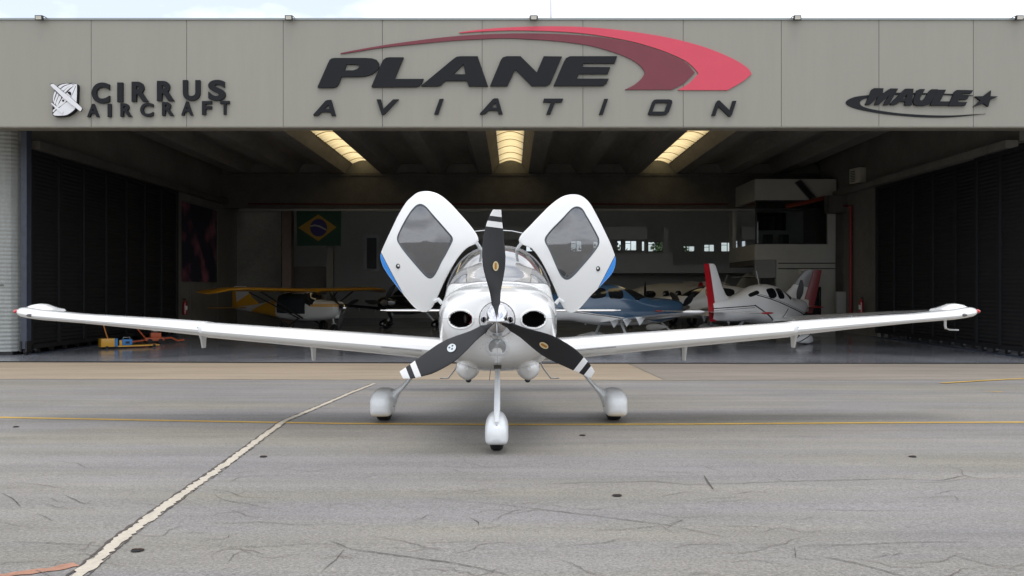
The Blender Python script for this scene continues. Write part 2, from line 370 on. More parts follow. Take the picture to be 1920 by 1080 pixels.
V, F = ribbon([G(-30,1086), G(40,1076), G(90,1070), G(144,1059)], .07, .004, .015, .03); tag(mk('orange_paint_remnant', V, F, m_opaint), kind='structure')
m_rust = mat('rusty_iron', (.10,.05,.03), .8, var=.3, scale=40)
# tie-down points set in the asphalt
def tiedown(px, py, label):
    p = G(px, py); t = thing('tie_down_point', label, 'tie-down ring', (p.x, p.y, p.z), 0, 'tie-down points set in the asphalt'); t.scale = (.6,.6,1)
    V = [(0,0,.007)]; n = 20
    for k in range(n): a = 2*math.pi*k/n; V.append((.055*math.cos(a)*(1+.1*random.random()), .06*math.sin(a)*(1+.1*random.random()), .006-SL*.06*math.sin(a)))
    mk('recess', V, [(0, 1+k, 1+(k+1)%n) for k in range(n)], m_dark, t)
    MB().tube([(-.05,0,.009),(-.02,0,.012),(.02,0,.012),(.05,0,.009)], .003, 6).build('anchor_bar', m_rust, t, True)
tiedown(258,1033,'dark tie-down point just right of the pale joint strip, nearest the camera')
tiedown(494,857,'small dark tie-down point right of the pale joint strip, beyond the middle')
tiedown(1157,930,'dark tie-down point in front of the right main wheel with cracks around it')
tiedown(1711,857,'dark tie-down point far to the right in plain asphalt')
tiedown(1092,817,'small tie-down point between nose wheel and right main wheel')
tiedown(30,801,'small tie-down point just under the yellow line at the left edge')
# ================================================================ aircraft kit
# own frame: x across, y aft from the propeller plane, z up from the nose-wheel ground
FUS = [(.10,.168,1.406,1.070,1.238,2.0,2.0),(.115,.195,1.43,1.04,1.238,2.0,2.0),(.135,.30,1.447,1.0,1.238,2.1,2.05),(.155,.40,1.458,.965,1.237,2.2,2.1),
       (.19,.465,1.470,.925,1.235,2.35,2.2),(.25,.508,1.485,.88,1.23,2.5,2.25),(.36,.535,1.507,.83,1.22,2.6,2.3),(.55,.560,1.535,.775,1.2,2.7,2.45),
       (.9,.592,1.572,.70,1.18,2.7,2.6),(1.45,.615,1.60,.645,1.17,2.7,2.8),(1.8,.622,1.775,.63,1.17,2.7,2.9),(2.2,.630,1.93,.62,1.17,2.6,2.9),
       (2.6,.632,2.02,.62,1.17,2.6,2.9),(3.0,.63,2.05,.64,1.17,2.6,2.8),(3.6,.60,2.01,.70,1.18,2.5,2.6),(4.4,.48,1.84,.82,1.22,2.3,2.4),
       (5.2,.38,1.66,.82,1.24,2.2,2.2),(6.0,.24,1.53,.85,1.22,2.1,2.1),(6.5,.14,1.47,.88,1.2,2,2),(6.75,.06,1.44,.92,1.2,2,2)]
def fus_pt(y, a, sgn=1, inset=0):
    hw, zt, zb, zc, nu, nl = interp(FUS, y)
    s, c = math.sin(a), math.cos(a); n = nu if c >= 0 else nl
    x = (hw-inset)*abs(s)**(2/n); z = zc + ((zt-zc-inset) if c >= 0 else (zc-zb-inset))*spow(c, 2/n)
    return Vector((sgn*x, y, z))
AW = R(65.5)
def yb(a): return 1.45 + .5*min(a/AW, 1)**2.2
def yt(a): return 2.52 - .46*min(a/AW, 1)**2.6
def fuselage_grid(dense=True, inset=0, y_from=None, y_to=6.75):
    ncol = 72 if dense else 26
    A = [0] + [AW*(i/ (ncol*.42)) for i in range(1, int(ncol*.42)+1)]
    rest = ncol - len(A) + 1; a0 = A[-1]; A += [a0 + (math.pi-a0)*i/rest for i in range(1, rest+1)]
    nose = [.10,.107,.115,.119,.123,.127,.131,.135,.139,.143,.147,.151,.155,.162,.17,.18,.19,.20,.21,.22,.23,.24,.25,.265,.28,.30,.32,.34,.36,.39,.42,.46,.5,.6,.75,.9,1.05] if dense else [.10,.135,.155,.19,.25,.4,.7,1.05]
    nb = 6 if dense else 3; nw = 14 if dense else 8; nc = 22; ntl = 14
    def row(a):
        r = list(nose); b, t_ = yb(a), yt(a)
        r += [1.05 + (b-1.05)*i/nb for i in range(1, nb+1)]
        r += [b + (t_-b)*i/nw for i in range(1, nw+1)]
        r += [t_ + .06]
        r += [t_+.06 + (3.95-t_-.06)*i/nc for i in range(1, nc+1)]
        r += [3.95 + (6.75-3.95)*i/ntl for i in range(1, ntl+1)]
        return r
    iw0 = len(nose)+nb-1; iw1 = iw0+nw
    cols = [(-a, a, -1) for a in reversed(A[1:-1])] + [(a, a, 1) for a in A]
    rows = [row(c[1]) for c in cols]; nr = len(rows[0]); nco = len(cols)
    V = [fus_pt(rows[k][j], cols[k][1], cols[k][2], inset) for j in range(nr) for k in range(nco)]
    Q = []                                   # (quad, row, |angle|, y, z, x)
    for j in range(nr-1):
        for k in range(nco):
            k2 = (k+1) % nco; q = (j*nco+k, j*nco+k2, (j+1)*nco+k2, (j+1)*nco+k)
            c = (V[q[0]]+V[q[1]]+V[q[2]]+V[q[3]])/4
            aa = (cols[k][1]+cols[k2][1])/2
            Q.append((q, j, aa, c))
    return V, Q, iw0, iw1, nco, nr
def split(V, Q, test):
    keep = [q for q in Q if test(q)]; idx = {}; V2 = []; F = []
    for q in keep:
        f = []
        for i in q[0]:
            if i not in idx: idx[i] = len(V2); V2.append(V[i])
            f.append(idx[i])
        F.append(tuple(f))
    return V2, F
def airfoil(n=14):
    """unit loop: (chord fraction, upper/lower y) starting at trailing edge over the top"""
    pts = []
    for i in range(n+1):
        x = .5*(1+math.cos(math.pi*i/n)); t = 5*(.2969*math.sqrt(x)-.126*x-.3516*x*x+.2843*x**3-.1036*x**4); pts.append((x, t + .15*x*(1-x)*.25))
    for i in range(1, n):
        x = .5*(1-math.cos(math.pi*i/n)); t = 5*(.2969*math.sqrt(x)-.126*x-.3516*x*x+.2843*x**3-.1036*x**4); pts.append((x, -t*.85 + .15*x*(1-x)*.25))
    return pts
AF = airfoil()
def wing_loft(mb, secs, vertical=False):
    """secs: (span, y_le, height, chord, thickness, incidence)"""
    rings = []
    for s, yl_, z, c, th, inc in secs:
        ring = []
        for u, v in AF:
            yy, zz = yl_+u*c, z + v*th*1.0 - (u-.3)*c*inc
            ring.append((zz, yy, s) if vertical else (s, yy, zz))
        rings.append(ring)
    mb.loft(rings, True); return mb
def blade_mesh(mb):
    prof = [(.06,-.046,.030,.45),(.16,-.050,.029,.55),(.20,-.057,.030,.65),(.26,-.068,.034,.78),(.33,-.088,.047,.85),(.385,-.104,.058,.78),(.45,-.12,.069,.7),(.50,-.129,.075,.63),(.575,-.134,.077,.56),
            (.648,-.133,.071,.5),(.70,-.130,.066,.47),(.748,-.125,.060,.44),(.79,-.115,.056,.41),(.83,-.104,.052,.39),(.86,-.096,.048,.38),(.89,-.086,.045,.37),(.924,-.073,.042,.36),(.96,-.055,.039,.35),(.99,-.038,.0375,.34),(.994,-.034,.0355,.34)]
    rings = []
    for r_, l, q, tp in prof:
        ring = []; n = 10; th = .5*(q-l)*(.34 if r_ < .2 else .16 if r_ < .35 else .10)
        for k in range(2*n):
            a = math.pi*k/n; u = .5*(1-math.cos(a)) if k <= n else .5*(1-math.cos(a))
            x = l+(q-l)*u; t = math.sin(a)*th*(1 if k <= n else .6)
            ring.append((x, (x-(l+q)/2)*tp*.9 - t, r_))
        rings.append(ring)
    return mb.loft(rings, True)
def blade_paint(white=True):
    wc = (.74,.74,.73)
    return paint_lines('black_blade_paint', (.009,.0095,.011), [(0.10,0,1,.932,1.2,wc),(0.10,0,1,.832,.885,wc)] if white else [], .42, 0)
m_blade = blade_paint()
def spinner(mb, r0=.160, ln=.35):
    rings = []
    for i in range(15):
        t = i/14; y = .095 - t*(.095+ln); r_ = r0*max(1-max(t,0)**1.55, 0)**.82 if i < 14 else .004
        rings.append([(r_*math.cos(2*math.pi*k/40), y, 1.238+r_*math.sin(2*math.pi*k/40)) for k in range(40)])
    return mb.loft(rings, True)

# ================================================================ the white aircraft on the apron
HX, HY, HR = -.1346, 7.93, .008
def HL(px, py, ya):                         # photo pixel at own depth ya -> the aircraft's own frame
    Y = HY+ya; X = (px-960)/FPX*Y; Z = H-(py-540)/FPX*Y
    return Vector((X-HX+HR*ya, ya, Z))
hero = thing('light_aircraft', 'white single-engine low-wing aircraft with both doors raised, parked nose-on outside the hangar', 'aircraft', (HX, HY, 0), HR)
m_heropaint = paint_lines('white_aircraft_paint', WHITE, [(0,0,1,1.2415,1.2445,(.45,.45,.45),(0,1,0,0,1.02)), (0,1,0,1.018,1.025,(.38,.38,.38)), (1,0,0,-.0018,.0018,(.4,.4,.4),(0,0,1,.6,1.07)), (0,0,1,.82,.98,(.03,.22,.62),(0,1,0,3.5,7.2))], .2, .8)
V, Q, iw0, iw1, nco, nr = fuselage_grid(True)
INX, INZ = .335, 1.238
def in_inlet(q):
    c = q[3]; return c.y < .45 and ((abs(c.x)-INX)/.112)**2 + ((c.z-INZ)/.077)**2 < 1.0
def is_wind(q): return iw0 <= q[1] < iw1 and q[2] < AW
def is_open(q): return q[1] > iw1 and q[3].y < 3.32 and R(27) < q[2] < R(112)
V2, F2 = split(V, Q, lambda q: not (is_wind(q) or is_open(q) or in_inlet(q)))
body = mk('fuselage', V2, F2, m_heropaint, hero, True, 40)
V2, F2 = split(V, Q, lambda q: q[3].y < 1.6); bvh = BVHTree.FromPolygons(V2, F2)
V2, F2 = split([v for v in V], Q, is_wind); mk('windshield', V2, F2, m_wind, hero, True, 60)
Vi, Qi, a0, a1, _, _ = fuselage_grid(True, .035)
def inner(q): return 1.7 < q[3].y < 3.9 and q[1] >= iw0 and not (is_wind(q) or is_open(q)) and q[2] < R(115)
V2, F2 = split(Vi, Qi, inner); mk('cabin_lining', V2, F2, m_tan, hero, True, 40)
mb = MB()                                   # windshield rim
for side in (1,-1):
    mb.tube([fus_pt(yt(AW*i/16)+.03, AW*i/16, side, -.002) for i in range(17)], .009, 6)
mb.tube([fus_pt(yb(abs(AW*i/16))-.004, abs(AW*i/16), 1 if i >= 0 else -1, -.001) for i in range(-16, 17)], .006, 6)
mb.build('windshield_seal', mat('grey_seal', (.16,.16,.17), .6), hero, True)
mb = MB()                                   # cowl-top step below the windshield
mb.tube([fus_pt(1.22+.55*(abs(i)/18)**2, R(84)*abs(i)/18, 1 if i >= 0 else -1, .004) for i in range(-18, 19)], .012, 8)
mb.build('cowl_collar', m_heropaint, hero, True)
# cabin interior
mb = MB(); rings = []
for y_, k in ((1.95,.96),(2.12,.97),(2.16,.93)):
    rings.append([(x_*k, y_, z_) for x_, z_ in ((-.56,1.20),(-.55,1.42),(-.40,1.50),(-.15,1.535),(.15,1.535),(.40,1.50),(.55,1.42),(.56,1.20))])
mb.loft(rings); panel = mb.build('instrument_panel', mat('dark_panel', (.05,.05,.052), .7), hero, True)
for s in (-1, 1):
    mb = MB().box((s*.29-.22,2.55,1.0),(s*.29+.22,3.0,1.12)); sb = MB(); rings = []
    for z_, y_, hw_, th_ in ((1.08,2.98,.22,.09),(1.25,3.02,.23,.085),(1.45,3.07,.22,.08),(1.60,3.11,.19,.07),(1.66,3.12,.12,.05),(1.69,3.13,.11,.045),(1.78,3.15,.12,.05),(1.86,3.17,.09,.04)):
        rings.append([(s*.29+hw_*spow(math.cos(a),.6), y_+th_*spow(math.sin(a),.6), z_) for a in [2*math.pi*k/20 for k in range(20)]])
    mb.loft(rings); st = mb.build('seat', m_leather, hero, True)
# bulkhead and floor that close the cabin
mb = MB(); ring = [fus_pt(3.85, a, s, .04) for a, s in [(R(x), 1) for x in range(0, 181, 12)] + [(R(x), -1) for x in range(168, 0, -12)]]
mb.add(ring, [tuple(range(len(ring)))]); mb.build('rear_bulkhead', m_tan, hero)
mb = MB().box((-.54,1.5,.84),(.54,3.8,.88)); mb.build('cabin_floor', mat('grey_carpet', (.08,.08,.08), .95), hero)
mb = MB(); ring = [fus_pt(1.55, a, s, .03) for a, s in [(R(x), 1) for x in range(0, 181, 12)] + [(R(x), -1) for x in range(168, 0, -12)]]
mb.add(ring, [tuple(range(len(ring)))]); mb.build('firewall', m_dark, hero)
# air inlets
def on_cowl(x, z):
    h = bvh.ray_cast(Vector((x, -1, z)), Vector((0, 1, 0))); return h[0].y if h[0] else .3
for s in (-1, 1):
    mb = MB(); n = 40; rings = [[] for _ in range(6)]
    for k in range(n):
        a = 2*math.pi*k/n; cx, cz = math.cos(a), math.sin(a)
        y0 = on_cowl(s*INX+.128*cx, INZ+.094*cz); y1 = on_cowl(s*INX+.112*cx, INZ+.078*cz)
        for r_, (ax, az, yy) in zip(rings, ((.136,.101,y0+.012),(.130,.096,y0-.001),(.121,.087,min(y0,y1)-.006),(.112,.078,min(y0,y1)-.003),(.108,.074,y1+.03),(.11,.075,y1+.10))):
            r_.append((s*INX+ax*cx, yy, INZ+az*cz))
    mb.loft(rings, False); inl = mb.build('air_inlet', m_heropaint, hero, True, 60)
    mb = MB(); mb.loft([[(s*INX+.112*math.cos(a)*k_, y_, INZ+.077*math.sin(a)*k_) for a in [2*math.pi*k/24 for k in range(24)]] for y_, k_ in ((.24,1.0),(.48,1.0),(.5,.02))], False)
    mb.build('inlet_duct', m_dark, inl, True)
    if s < 0: MB().ell((s*INX+.035,.36,INZ+.0),(.018,.03,.045),10,6).build('engine_part', mat('dull_engine_metal', (.10,.08,.07), .6), inl, True)
    if s < 0:
        MB().tube([(s*INX+.100*math.cos(a), .27, INZ+.066*math.sin(a)) for a in [R(x) for x in range(-45, 46, 9)]], .007, 6).build('red_baffle_seal', m_redpipe, inl, True)
# landing light with its fairing and the nose-leg slot
ly = on_cowl(0, .995)
mb = MB(); n = 36
def lring(r_, dy, flat=.0):
    out_ = []
    for k in range(n):
        a = 2*math.pi*k/n; x, z = r_*math.cos(a), .985+r_*max(math.sin(a), -.78)
        out_.append((x, on_cowl(x, z)+dy, z))
    return out_
mb.loft([lring(.112,.004), lring(.108,-.006), lring(.100,-.008), lring(.085,-.010), lring(.078,.01)], False); ll = mb.build('landing_light', m_white_leg, hero, True, 60)
mb = MB(); ctr = ly
mb.loft([lring(.079,.000), [(p[0]*.8, p[1]-.012, .985+(p[2]-.985)*.8) for p in lring(.079,0)], [(p[0]*.4, p[1]-.018, .985+(p[2]-.985)*.4) for p in lring(.079,0)]], True); mb.build('lens', m_lens, ll, True, 60)
mb = MB()
for k in range(14): a = 2*math.pi*k/14; x, z = .098*math.cos(a), .985+.098*max(math.sin(a),-.8); mb.ell((x, on_cowl(x,z)-.008, z), (.0035,.003,.0035), 6, 4)
for x, z in ((-.06,1.08),(-.02,1.075),(.0,1.045),(-.13,1.01),(-.155,.97),(.02,1.09)): mb.ell((x, on_cowl(x,z), z), (.0035,.003,.0035), 6, 4)
for s in (-1,1):
    for k in range(22): p = fus_pt(1.0, R(12+7.6*k), s, -.0005); mb.ell(p, (.0045,.0045,.0045), 6, 4)
    for k in range(7): p = fus_pt(.36+.1*k, R(84-1.2*k), s, -.0005); mb.ell(p, (.004,.004,.004), 6, 4)
mb.build('fasteners', m_metal, hero, True)
sy = .62
MB().box((-.036,.50,.752),(.036,1.0,.825)).build('nose_leg_slot', mat('dark_slot', (.05,.045,.035), .8), hero)
# nose gear
mb = MB(); pts = [(-.002,.92,.80),(-.002,.60,.62),(-.003,.26,.40),(-.004,.075,.315)]; rings = []
for p, wx, wy in ((pts[0],.020,.03),(pts[1],.027,.05),(pts[2],.030,.055),(pts[3],.022,.04),((-.004,.062,.28),.012,.02)):
    rings.append([(p[0]+wx*math.cos(a), p[1]+wy*math.sin(a), p[2]) for a in [2*math.pi*k/20 for k in range(20)]])
mb.loft(rings); mb.build('nose_leg', m_white_leg, hero, True)
def pant(tab, cx, nt_=None, fl=.5):
    rings = []
    for y_, hw_, zt_, zb_, n_ in tab:
        zc_ = zb_+(zt_-zb_)*fl; ring = []
        for k in range(36):
            a = 2*math.pi*k/36; c, s_ = math.cos(a), math.sin(a); n2 = (nt_ or n_) if s_ > 0 else n_*1.5
            ring.append((cx+hw_*spow(c,2/n2), y_, zc_+((zt_-zc_) if s_ > 0 else (zc_-zb_))*spow(s_,2/n2)))
        rings.append(ring)
    return rings
mb = MB().loft(pant([(.02,.02,.20,.16,2),(.03,.055,.25,.125,2.4),(.06,.085,.285,.105,2.8),(.12,.103,.33,.090,3.2),(.22,.109,.352,.085,3.4),(.38,.110,.36,.085,3.4),(.55,.104,.345,.085,3.0),(.72,.085,.31,.09,2.3),(.88,.05,.26,.14,2.1),(.97,.012,.22,.19,2)], -.006, 2.3, .4))
fp = mb.build('wheel_fairing', m_white_leg, hero, True, 50)
def tyre(parent, x, y, z, r_, w_, m=None):
    rings = []
    for k in range(28):
        a = 2*math.pi*k/28; c, s = math.cos(a), math.sin(a)
        rings.append([(x+u*w_/2, y+v*c, z+v*s) for u, v in ((-.7,.45*r_),(-.98,.6*r_),(-1,.78*r_),(-.85,.93*r_),(-.5,r_),(0,r_*1.0),(.5,r_),(.85,.93*r_),(1,.78*r_),(.98,.6*r_),(.7,.45*r_))])
    mb = MB(); n = 11; V = [v for q in rings for v in q]; F = []
    for i in range(28):
        for k in range(n): F.append((i*n+k, i*n+(k+1)%n, ((i+1)%28)*n+(k+1)%n, ((i+1)%28)*n+k))
    mb.add(V, F); return mb.build('tyre', m or m_rubber, parent, True, 60)
tyre(fp, -.006, .36, .165, .165, .125)
for s in (-1,1): MB().box((-.006+s*.108-.004,.30,.185),(-.006+s*.108+.004,.32,.202)).build('jack_point', m_black, fp)
# main gear
for s in (-1, 1):
    cx = s*1.388; tab = [(2.28,.03,.16,.11,2),(2.29,.08,.215,.065,2.6),(2.33,.112,.265,.030,3.2),(2.42,.126,.302,.014,3.6),(2.56,.130,.317,.008,3.8),(2.8,.128,.317,.008,3.6),(3.05,.11,.28,.02,2.8),(3.3,.085,.22,.03,2.3),(3.5,.04,.16,.08,2),(3.56,.01,.12,.1,2)]
    mb = MB().loft(pant(tab, cx, 3.0, .5)); fp = mb.build('wheel_fairing', m_white_leg, hero, True, 50)
    tyre(fp, cx-s*.0, 2.72, .118, .19, .17)
    MB().box((cx-s*.131-.004,2.6,.10),(cx-s*.131+.004,2.62,.116)).build('jack_point', m_black, fp)
    mb = MB(); rings = []
    for x, z, t_, wy in ((.86,.72,.032,.12),(1.00,.53,.028,.11),(1.09,.41,.026,.10),(1.165,.325,.030,.11),(1.225,.272,.045,.13),(1.29,.215,.085,.17),(1.33,.17,.11,.17)):
        nx, nz_ = .78, .62; rings.append([(s*(x+nx*t_*math.sin(a)*.9), 2.72+wy*math.cos(a), z+nz_*t_*math.sin(a)*.9) for a in [2*math.pi*k/20 for k in range(20)]])
    mb.loft(rings); mb.build('main_leg', m_white_leg, hero, True, 60)
# wings
for s in (-1, 1):
    mb = MB(); secs = [(.0,1.90,.80,1.42,.225,.05),(.55,1.92,.815,1.38,.222,.05),(.72,1.93,.828,1.36,.220,.05),(1.5,2.00,.895,1.24,.205,.045),(2.4,2.08,.966,1.12,.188,.04),(3.40,2.165,1.045,1.00,.170,.035),
                       (3.425,2.11,1.048,1.055,.160,.03),(4.2,2.20,1.108,.93,.138,.02),(5.0,2.29,1.168,.80,.116,.01),(5.50,2.34,1.208,.72,.124,.0),(5.66,2.38,1.228,.66,.128,0),(5.76,2.43,1.240,.58,.122,0),(5.82,2.50,1.247,.46,.10,0),(5.85,2.59,1.25,.30,.06,0),(5.86,2.66,1.25,.18,.02,0)]
    wing_loft(mb, [(s*a*(.979 if a > 3.5 else 1), b, c-(.022 if a < 3.41 else .008), d, e*(1.32-.05*a if a < 3.41 else 1.16 if a < 4.3 else 1.06), f) for a, b, c, d, e, f in secs]); wg = mb.build('wing', m_heropaint, hero, True, 32)
    mb = MB(); rings = []                   # raised tip fin
    for x, h_ in ((5.38,.0),(5.45,.018),(5.52,.046),(5.60,.050),(5.67,.034),(5.72,.004)):
        y0 = 2.55+(x-5.38)*.3; L_ = .50-(x-5.38)*.6; rings.append([(s*x, y0+L_*u, 1.224+(x-5.38)*.07+.02+v*(h_+.03)) for u, v in ((0,-.6),(.15,.3),(.4,.85),(.7,1),(.9,.8),(1,0),(.7,-.6),(.3,-.8))])
    mb.loft(rings); mb.build('wing_tip_fin', m_heropaint, wg, True, 60)
    mb = MB(); mb.ell((s*5.715, 2.56, 1.248), (.026,.08,.026), 16, 8); mb.build('navigation_light', mat('red_lens', (.50,.03,.03), .15, coat=.6), wg, True)
    mb = MB(); mb.ell((s*5.46, 2.375, 1.208), (.052,.022,.020), 16, 8); mb.build('recognition_light', mat('smoky_lens', (.10,.09,.09), .15, coat=.7), wg, True)
    mb = MB().add([(s*1.32,1.965,.868),(s*.86,1.925,.826),(s*.86,1.935,.818),(s*1.32,1.975,.858),(s*.86,1.912,.818),(s*1.32,1.952,.860)], [(0,1,4,5),(5,4,2,3),(0,3,2,1)])
    mb.build('stall_strip', mat('stall_strip_grey', (.08,.08,.08), .6), wg)
    for (xh, zt_, zb_) in ((s*3.66,.985,.785),(s*2.30,.88,.63)):
        mb = MB(); rings = []
        for z_, y0, y1, t_ in ((zt_+.03,2.86,3.04,.040),(zt_-.03,2.90,3.04,.030),((zt_+zb_)/2,2.94,3.03,.022),(zb_,2.97,3.03,.016)):
            rings.append([(xh-t_,y0,z_),(xh-t_*.4,y0-.02,z_),(xh+t_*.4,y0-.02,z_),(xh+t_,y0,z_),(xh+t_,y1,z_),(xh-t_,y1,z_)])
        mb.loft(rings); mb.build('flap_bracket', m_white_leg, wg, True)
    mb = MB().box((s*3.43-.006,2.118,1.030),(s*3.43+.006,2.160,1.085)); mb.build('cuff_edge', mat('light_blue_tape', (.42,.55,.62), .4), wg)
    if s > 0:
        mb = MB().tube([(5.40,2.68,1.20),(5.40,2.68,1.07),(5.41,2.68,1.03)], [.017,.016,.014], 8); mb.tube([(5.405,2.68,1.04),(5.41,2.60,1.025),(5.48,2.52,1.025)], .009, 8)
        mb.build('pitot_tube', m_white_leg, wg, True)
# belly blisters, exhausts, steps
for s in (-1, 1):
    mb = MB(); rings = []
    for y_, r_, z_ in ((.80,.02,.73),(.86,.08,.72),(.95,.115,.71),(1.1,.13,.70),(1.3,.13,.70),(1.7,.11,.70),(2.2,.07,.70),(2.5,.02,.70)):
        rings.append([(s*(.31)+r_*math.cos(a)*(1.0 if math.sin(a)>0 else .55+.45*abs(math.cos(a)))*.95, y_, z_+r_*.95*math.sin(a)) for a in [2*math.pi*k/24 for k in range(24)]])
    mb.loft(rings); mb.build('belly_fairing', m_heropaint, hero, True)
    MB().tube([(s*.305,1.10,.62),(s*.305,1.16,.575)], .030, 16).build('exhaust_pipe', m_black, hero, True)
    MB().tube([(s*.50,3.55,.62),(s*.58,3.6,.465),(s*.672,3.6,.344),(s*.78,3.6,.346)], .010, 8).build('entry_step', m_metal, hero, True)
MB().tube([(-.075,.9,.70),(-.085,.9,.60)], .003, 5).build('drain_line', m_black, hero)
# tail
mb = MB(); wing_loft(mb, [(x_, 6.22+abs(x_)*.12-(.0 if abs(x_)<1.9 else -.10), 1.157, .80-abs(x_)*.16-(0 if abs(x_)<1.9 else .12), .055-abs(x_)*.008-(0 if abs(x_)<1.9 else .02), 0) for x_ in (-1.98,-1.93,-1.85,-1.0,-.05,.05,1.0,1.85,1.93,1.98)])
mb.build('horizontal_stabilizer', m_heropaint, hero, True)
mb = MB(); wing_loft(mb, [(1.25,6.1,0,1.2,.085,0),(1.5,6.2,0,1.1,.08,0),(1.9,6.45,0,.85,.07,0),(2.35,6.7,0,.62,.055,0),(2.43,6.76,0,.52,.04,0),(2.46,6.85,0,.36,.02,0)], True); mb.build('fin', m_heropaint, hero, True)
MB().tube([HL(888,434,6.6),HL(908,432,6.5),HL(936,431.5,6.45),HL(960,433,6.5),HL(984,438,6.6)], .007, 6).build('whisker_antenna', m_white_leg, hero, True)
MB().tube([(.05,3.15,2.04),(.05,3.15,2.10)], [.018,.012], 10).build('roof_antenna', m_white_leg, hero, True)
# propeller
sp = spinner(MB()).build('spinner', m_chrome, hero, True, 50)
mb = MB(); mb.loft([[(r_*math.cos(2*math.pi*k/48), y_, 1.238+r_*math.sin(2*math.pi*k/48)) for k in range(48)] for r_, y_ in ((.155,.085),(.166,.085),(.167,.105),(.15,.11))]); mb.build('spinner_backplate', m_chrome, sp, True)
mb = MB()
for k in range(18): a = 2*math.pi*(k+.5)/18; mb.ell((.163*math.cos(a), .083, 1.238+.163*math.sin(a)), (.0035,.003,.0035), 6, 4)
mb.build('spinner_screws', m_black, sp, True)
for s in (-1, 1):                           # counterweight recesses
    MB().ell((s*.121, -.045, 1.238+.004), (.024,.03,.028), 20, 10).build('spinner_recess', mat('dark_polished', (.03,.035,.04), .3), sp, True)
m_badge_c = mat('badge_cream', (.62,.52,.34), .4); m_badge_b = mat('badge_brown', (.35,.12,.02), .4); m_badge_w = mat('badge_white', (.62,.66,.68), .4); m_badge_k = mat('badge_dark', (.05,.08,.12), .4)
for i, ang in enumerate((0, -120, 120)):
    bl = blade_mesh(MB()).build('propeller_blade', m_blade, hero, True, 60, loc=(0,0,1.238), rot=(0, R(ang), 0))
    ey = -.032
    br = .485 if i == 0 else .48
    ov = MB(); mk_ = [(1,)]
    a_, b_ = (.026,.043) if i != 1 else (.034,.042)
    V = [(-.012+a_*math.cos(t), ey-(.020 if False else 0), br+b_*math.sin(t)) for t in [2*math.pi*k/28 for k in range(28)]]
    V = [(x, (x+.03)*.58-.0225, z) for x, _, z in V]
    ov.add(V, [tuple(range(28))]); em = ov.build('blade_badge', m_badge_w if i == 1 else m_badge_c, bl)
    in_ = MB()
    if i != 1:
        V = [(-.012+a_*.78*math.cos(t), 0, br+b_*.85*math.sin(t)) for t in [2*math.pi*k/28 for k in range(28)]]; V = [(x, (x+.03)*.58-.0233, z) for x, _, z in V]; in_.add(V, [tuple(range(28))])
        em2 = in_.build('badge_ring', mat('badge_gold', (.50,.42,.18), .4), em)
        V = [(-.012+x, 0, br+z) for x, z in ((-.009,-.028),(.009,-.028),(.009,.028),(-.009,.028))]; V = [(x, (x+.03)*.58-.0241, z) for x, _, z in V]; MB().add(V, [(0,1,2,3)]).build('badge_bar', m_badge_b, em)
    else:
        for cx_, cz_ in ((-.022,.0),(.0,-.016),(.0,.016)):
            V = [(cx_+.007*math.cos(t), 0, br+cz_+.010*math.sin(t)) for t in [2*math.pi*k/16 for k in range(16)]]; V = [(x, (x+.03)*.58-.0236, z) for x, _, z in V]; MB().add(V, [tuple(range(16))]).build('badge_mark', m_badge_k, em)
# doors
def cr(px, py): return (680+px/3.84, 340+py/3.84)
DL = [(445,70),(400,78),(370,98),(320,145),(285,200),(250,265),(215,340),(180,412),(150,475),(132,515),(126,540),(130,570),(145,615),(190,685),(228,735),(265,785),(300,828),(335,872),(365,908),(395,935),(430,946),(465,942),(490,925),(503,900),(520,868),(545,815),(575,750),(605,690),(640,625),(680,560),(710,520),(740,488),(775,462),(805,452),(828,455),(836,438),(836,415),(825,388),(800,350),(765,305),(725,260),(690,222),(655,182),(620,148),(580,113),(540,88),(500,75),(470,70)]
WL = [(415,167),(392,175),(375,192),(350,222),(320,270),(290,325),(265,378),(255,405),(257,432),(272,455),(300,492),(340,540),(370,575),(400,610),(430,645),(458,678),(475,693),(490,697),(508,690),(524,670),(545,632),(570,580),(600,530),(625,480),(645,435),(647,412),(638,396),(610,365),(580,330),(550,296),(520,262),(495,232),(470,200),(450,180),(432,170)]
DR = [(1515,92),(1478,96),(1440,108),(1400,132),(1365,160),(1330,190),(1290,232),(1250,272),(1210,315),(1180,345),(1150,375),(1126,405),(1120,425),(1126,442),(1142,456),(1165,458),(1195,466),(1222,486),(1250,520),(1278,562),(1305,608),(1332,662),(1360,720),(1385,775),(1410,832),(1430,880),(1448,915),(1465,938),(1490,949),(1520,950),(1545,938),(1572,912),(1605,872),(1640,828),(1672,795),(1700,770),(1730,738),(1765,702),(1795,668),(1812,635),(1823,598),(1825,565),(1816,530),(1798,485),(1775,430),(1750,380),(1720,318),(1695,268),(1670,220),(1645,172),(1620,138),(1590,112),(1555,96)]
WR = [(1540,184),(1518,190),(1500,203),(1470,235),(1440,270),(1405,305),(1370,340),(1340,374),(1320,402),(1313,424),(1320,450),(1340,490),(1360,535),(1380,582),(1400,628),(1420,670),(1438,692),(1460,704),(1480,702),(1500,688),(1535,652),(1570,612),(1605,572),(1640,530),(1670,494),(1692,465),(1699,440),(1695,412),(1680,382),(1655,335),(1630,290),(1605,248),(1585,208),(1565,190)]
def radial(poly, c, a):
    best = 0; d = (math.cos(a), math.sin(a)); n = len(poly)
    for i in range(n):
        x1, y1 = poly[i][0]-c[0], poly[i][1]-c[1]; x2, y2 = poly[(i+1)%n][0]-c[0], poly[(i+1)%n][1]-c[1]
        den = d[0]*(y2-y1)-d[1]*(x2-x1)
        if abs(den) < 1e-9: continue
        t = (x1*(y2-y1)-y1*(x2-x1))/den; u = (x1*d[1]-y1*d[0])/den
        if t > 0 and -1e-6 <= u <= 1+1e-6: best = max(best, t)
    return best
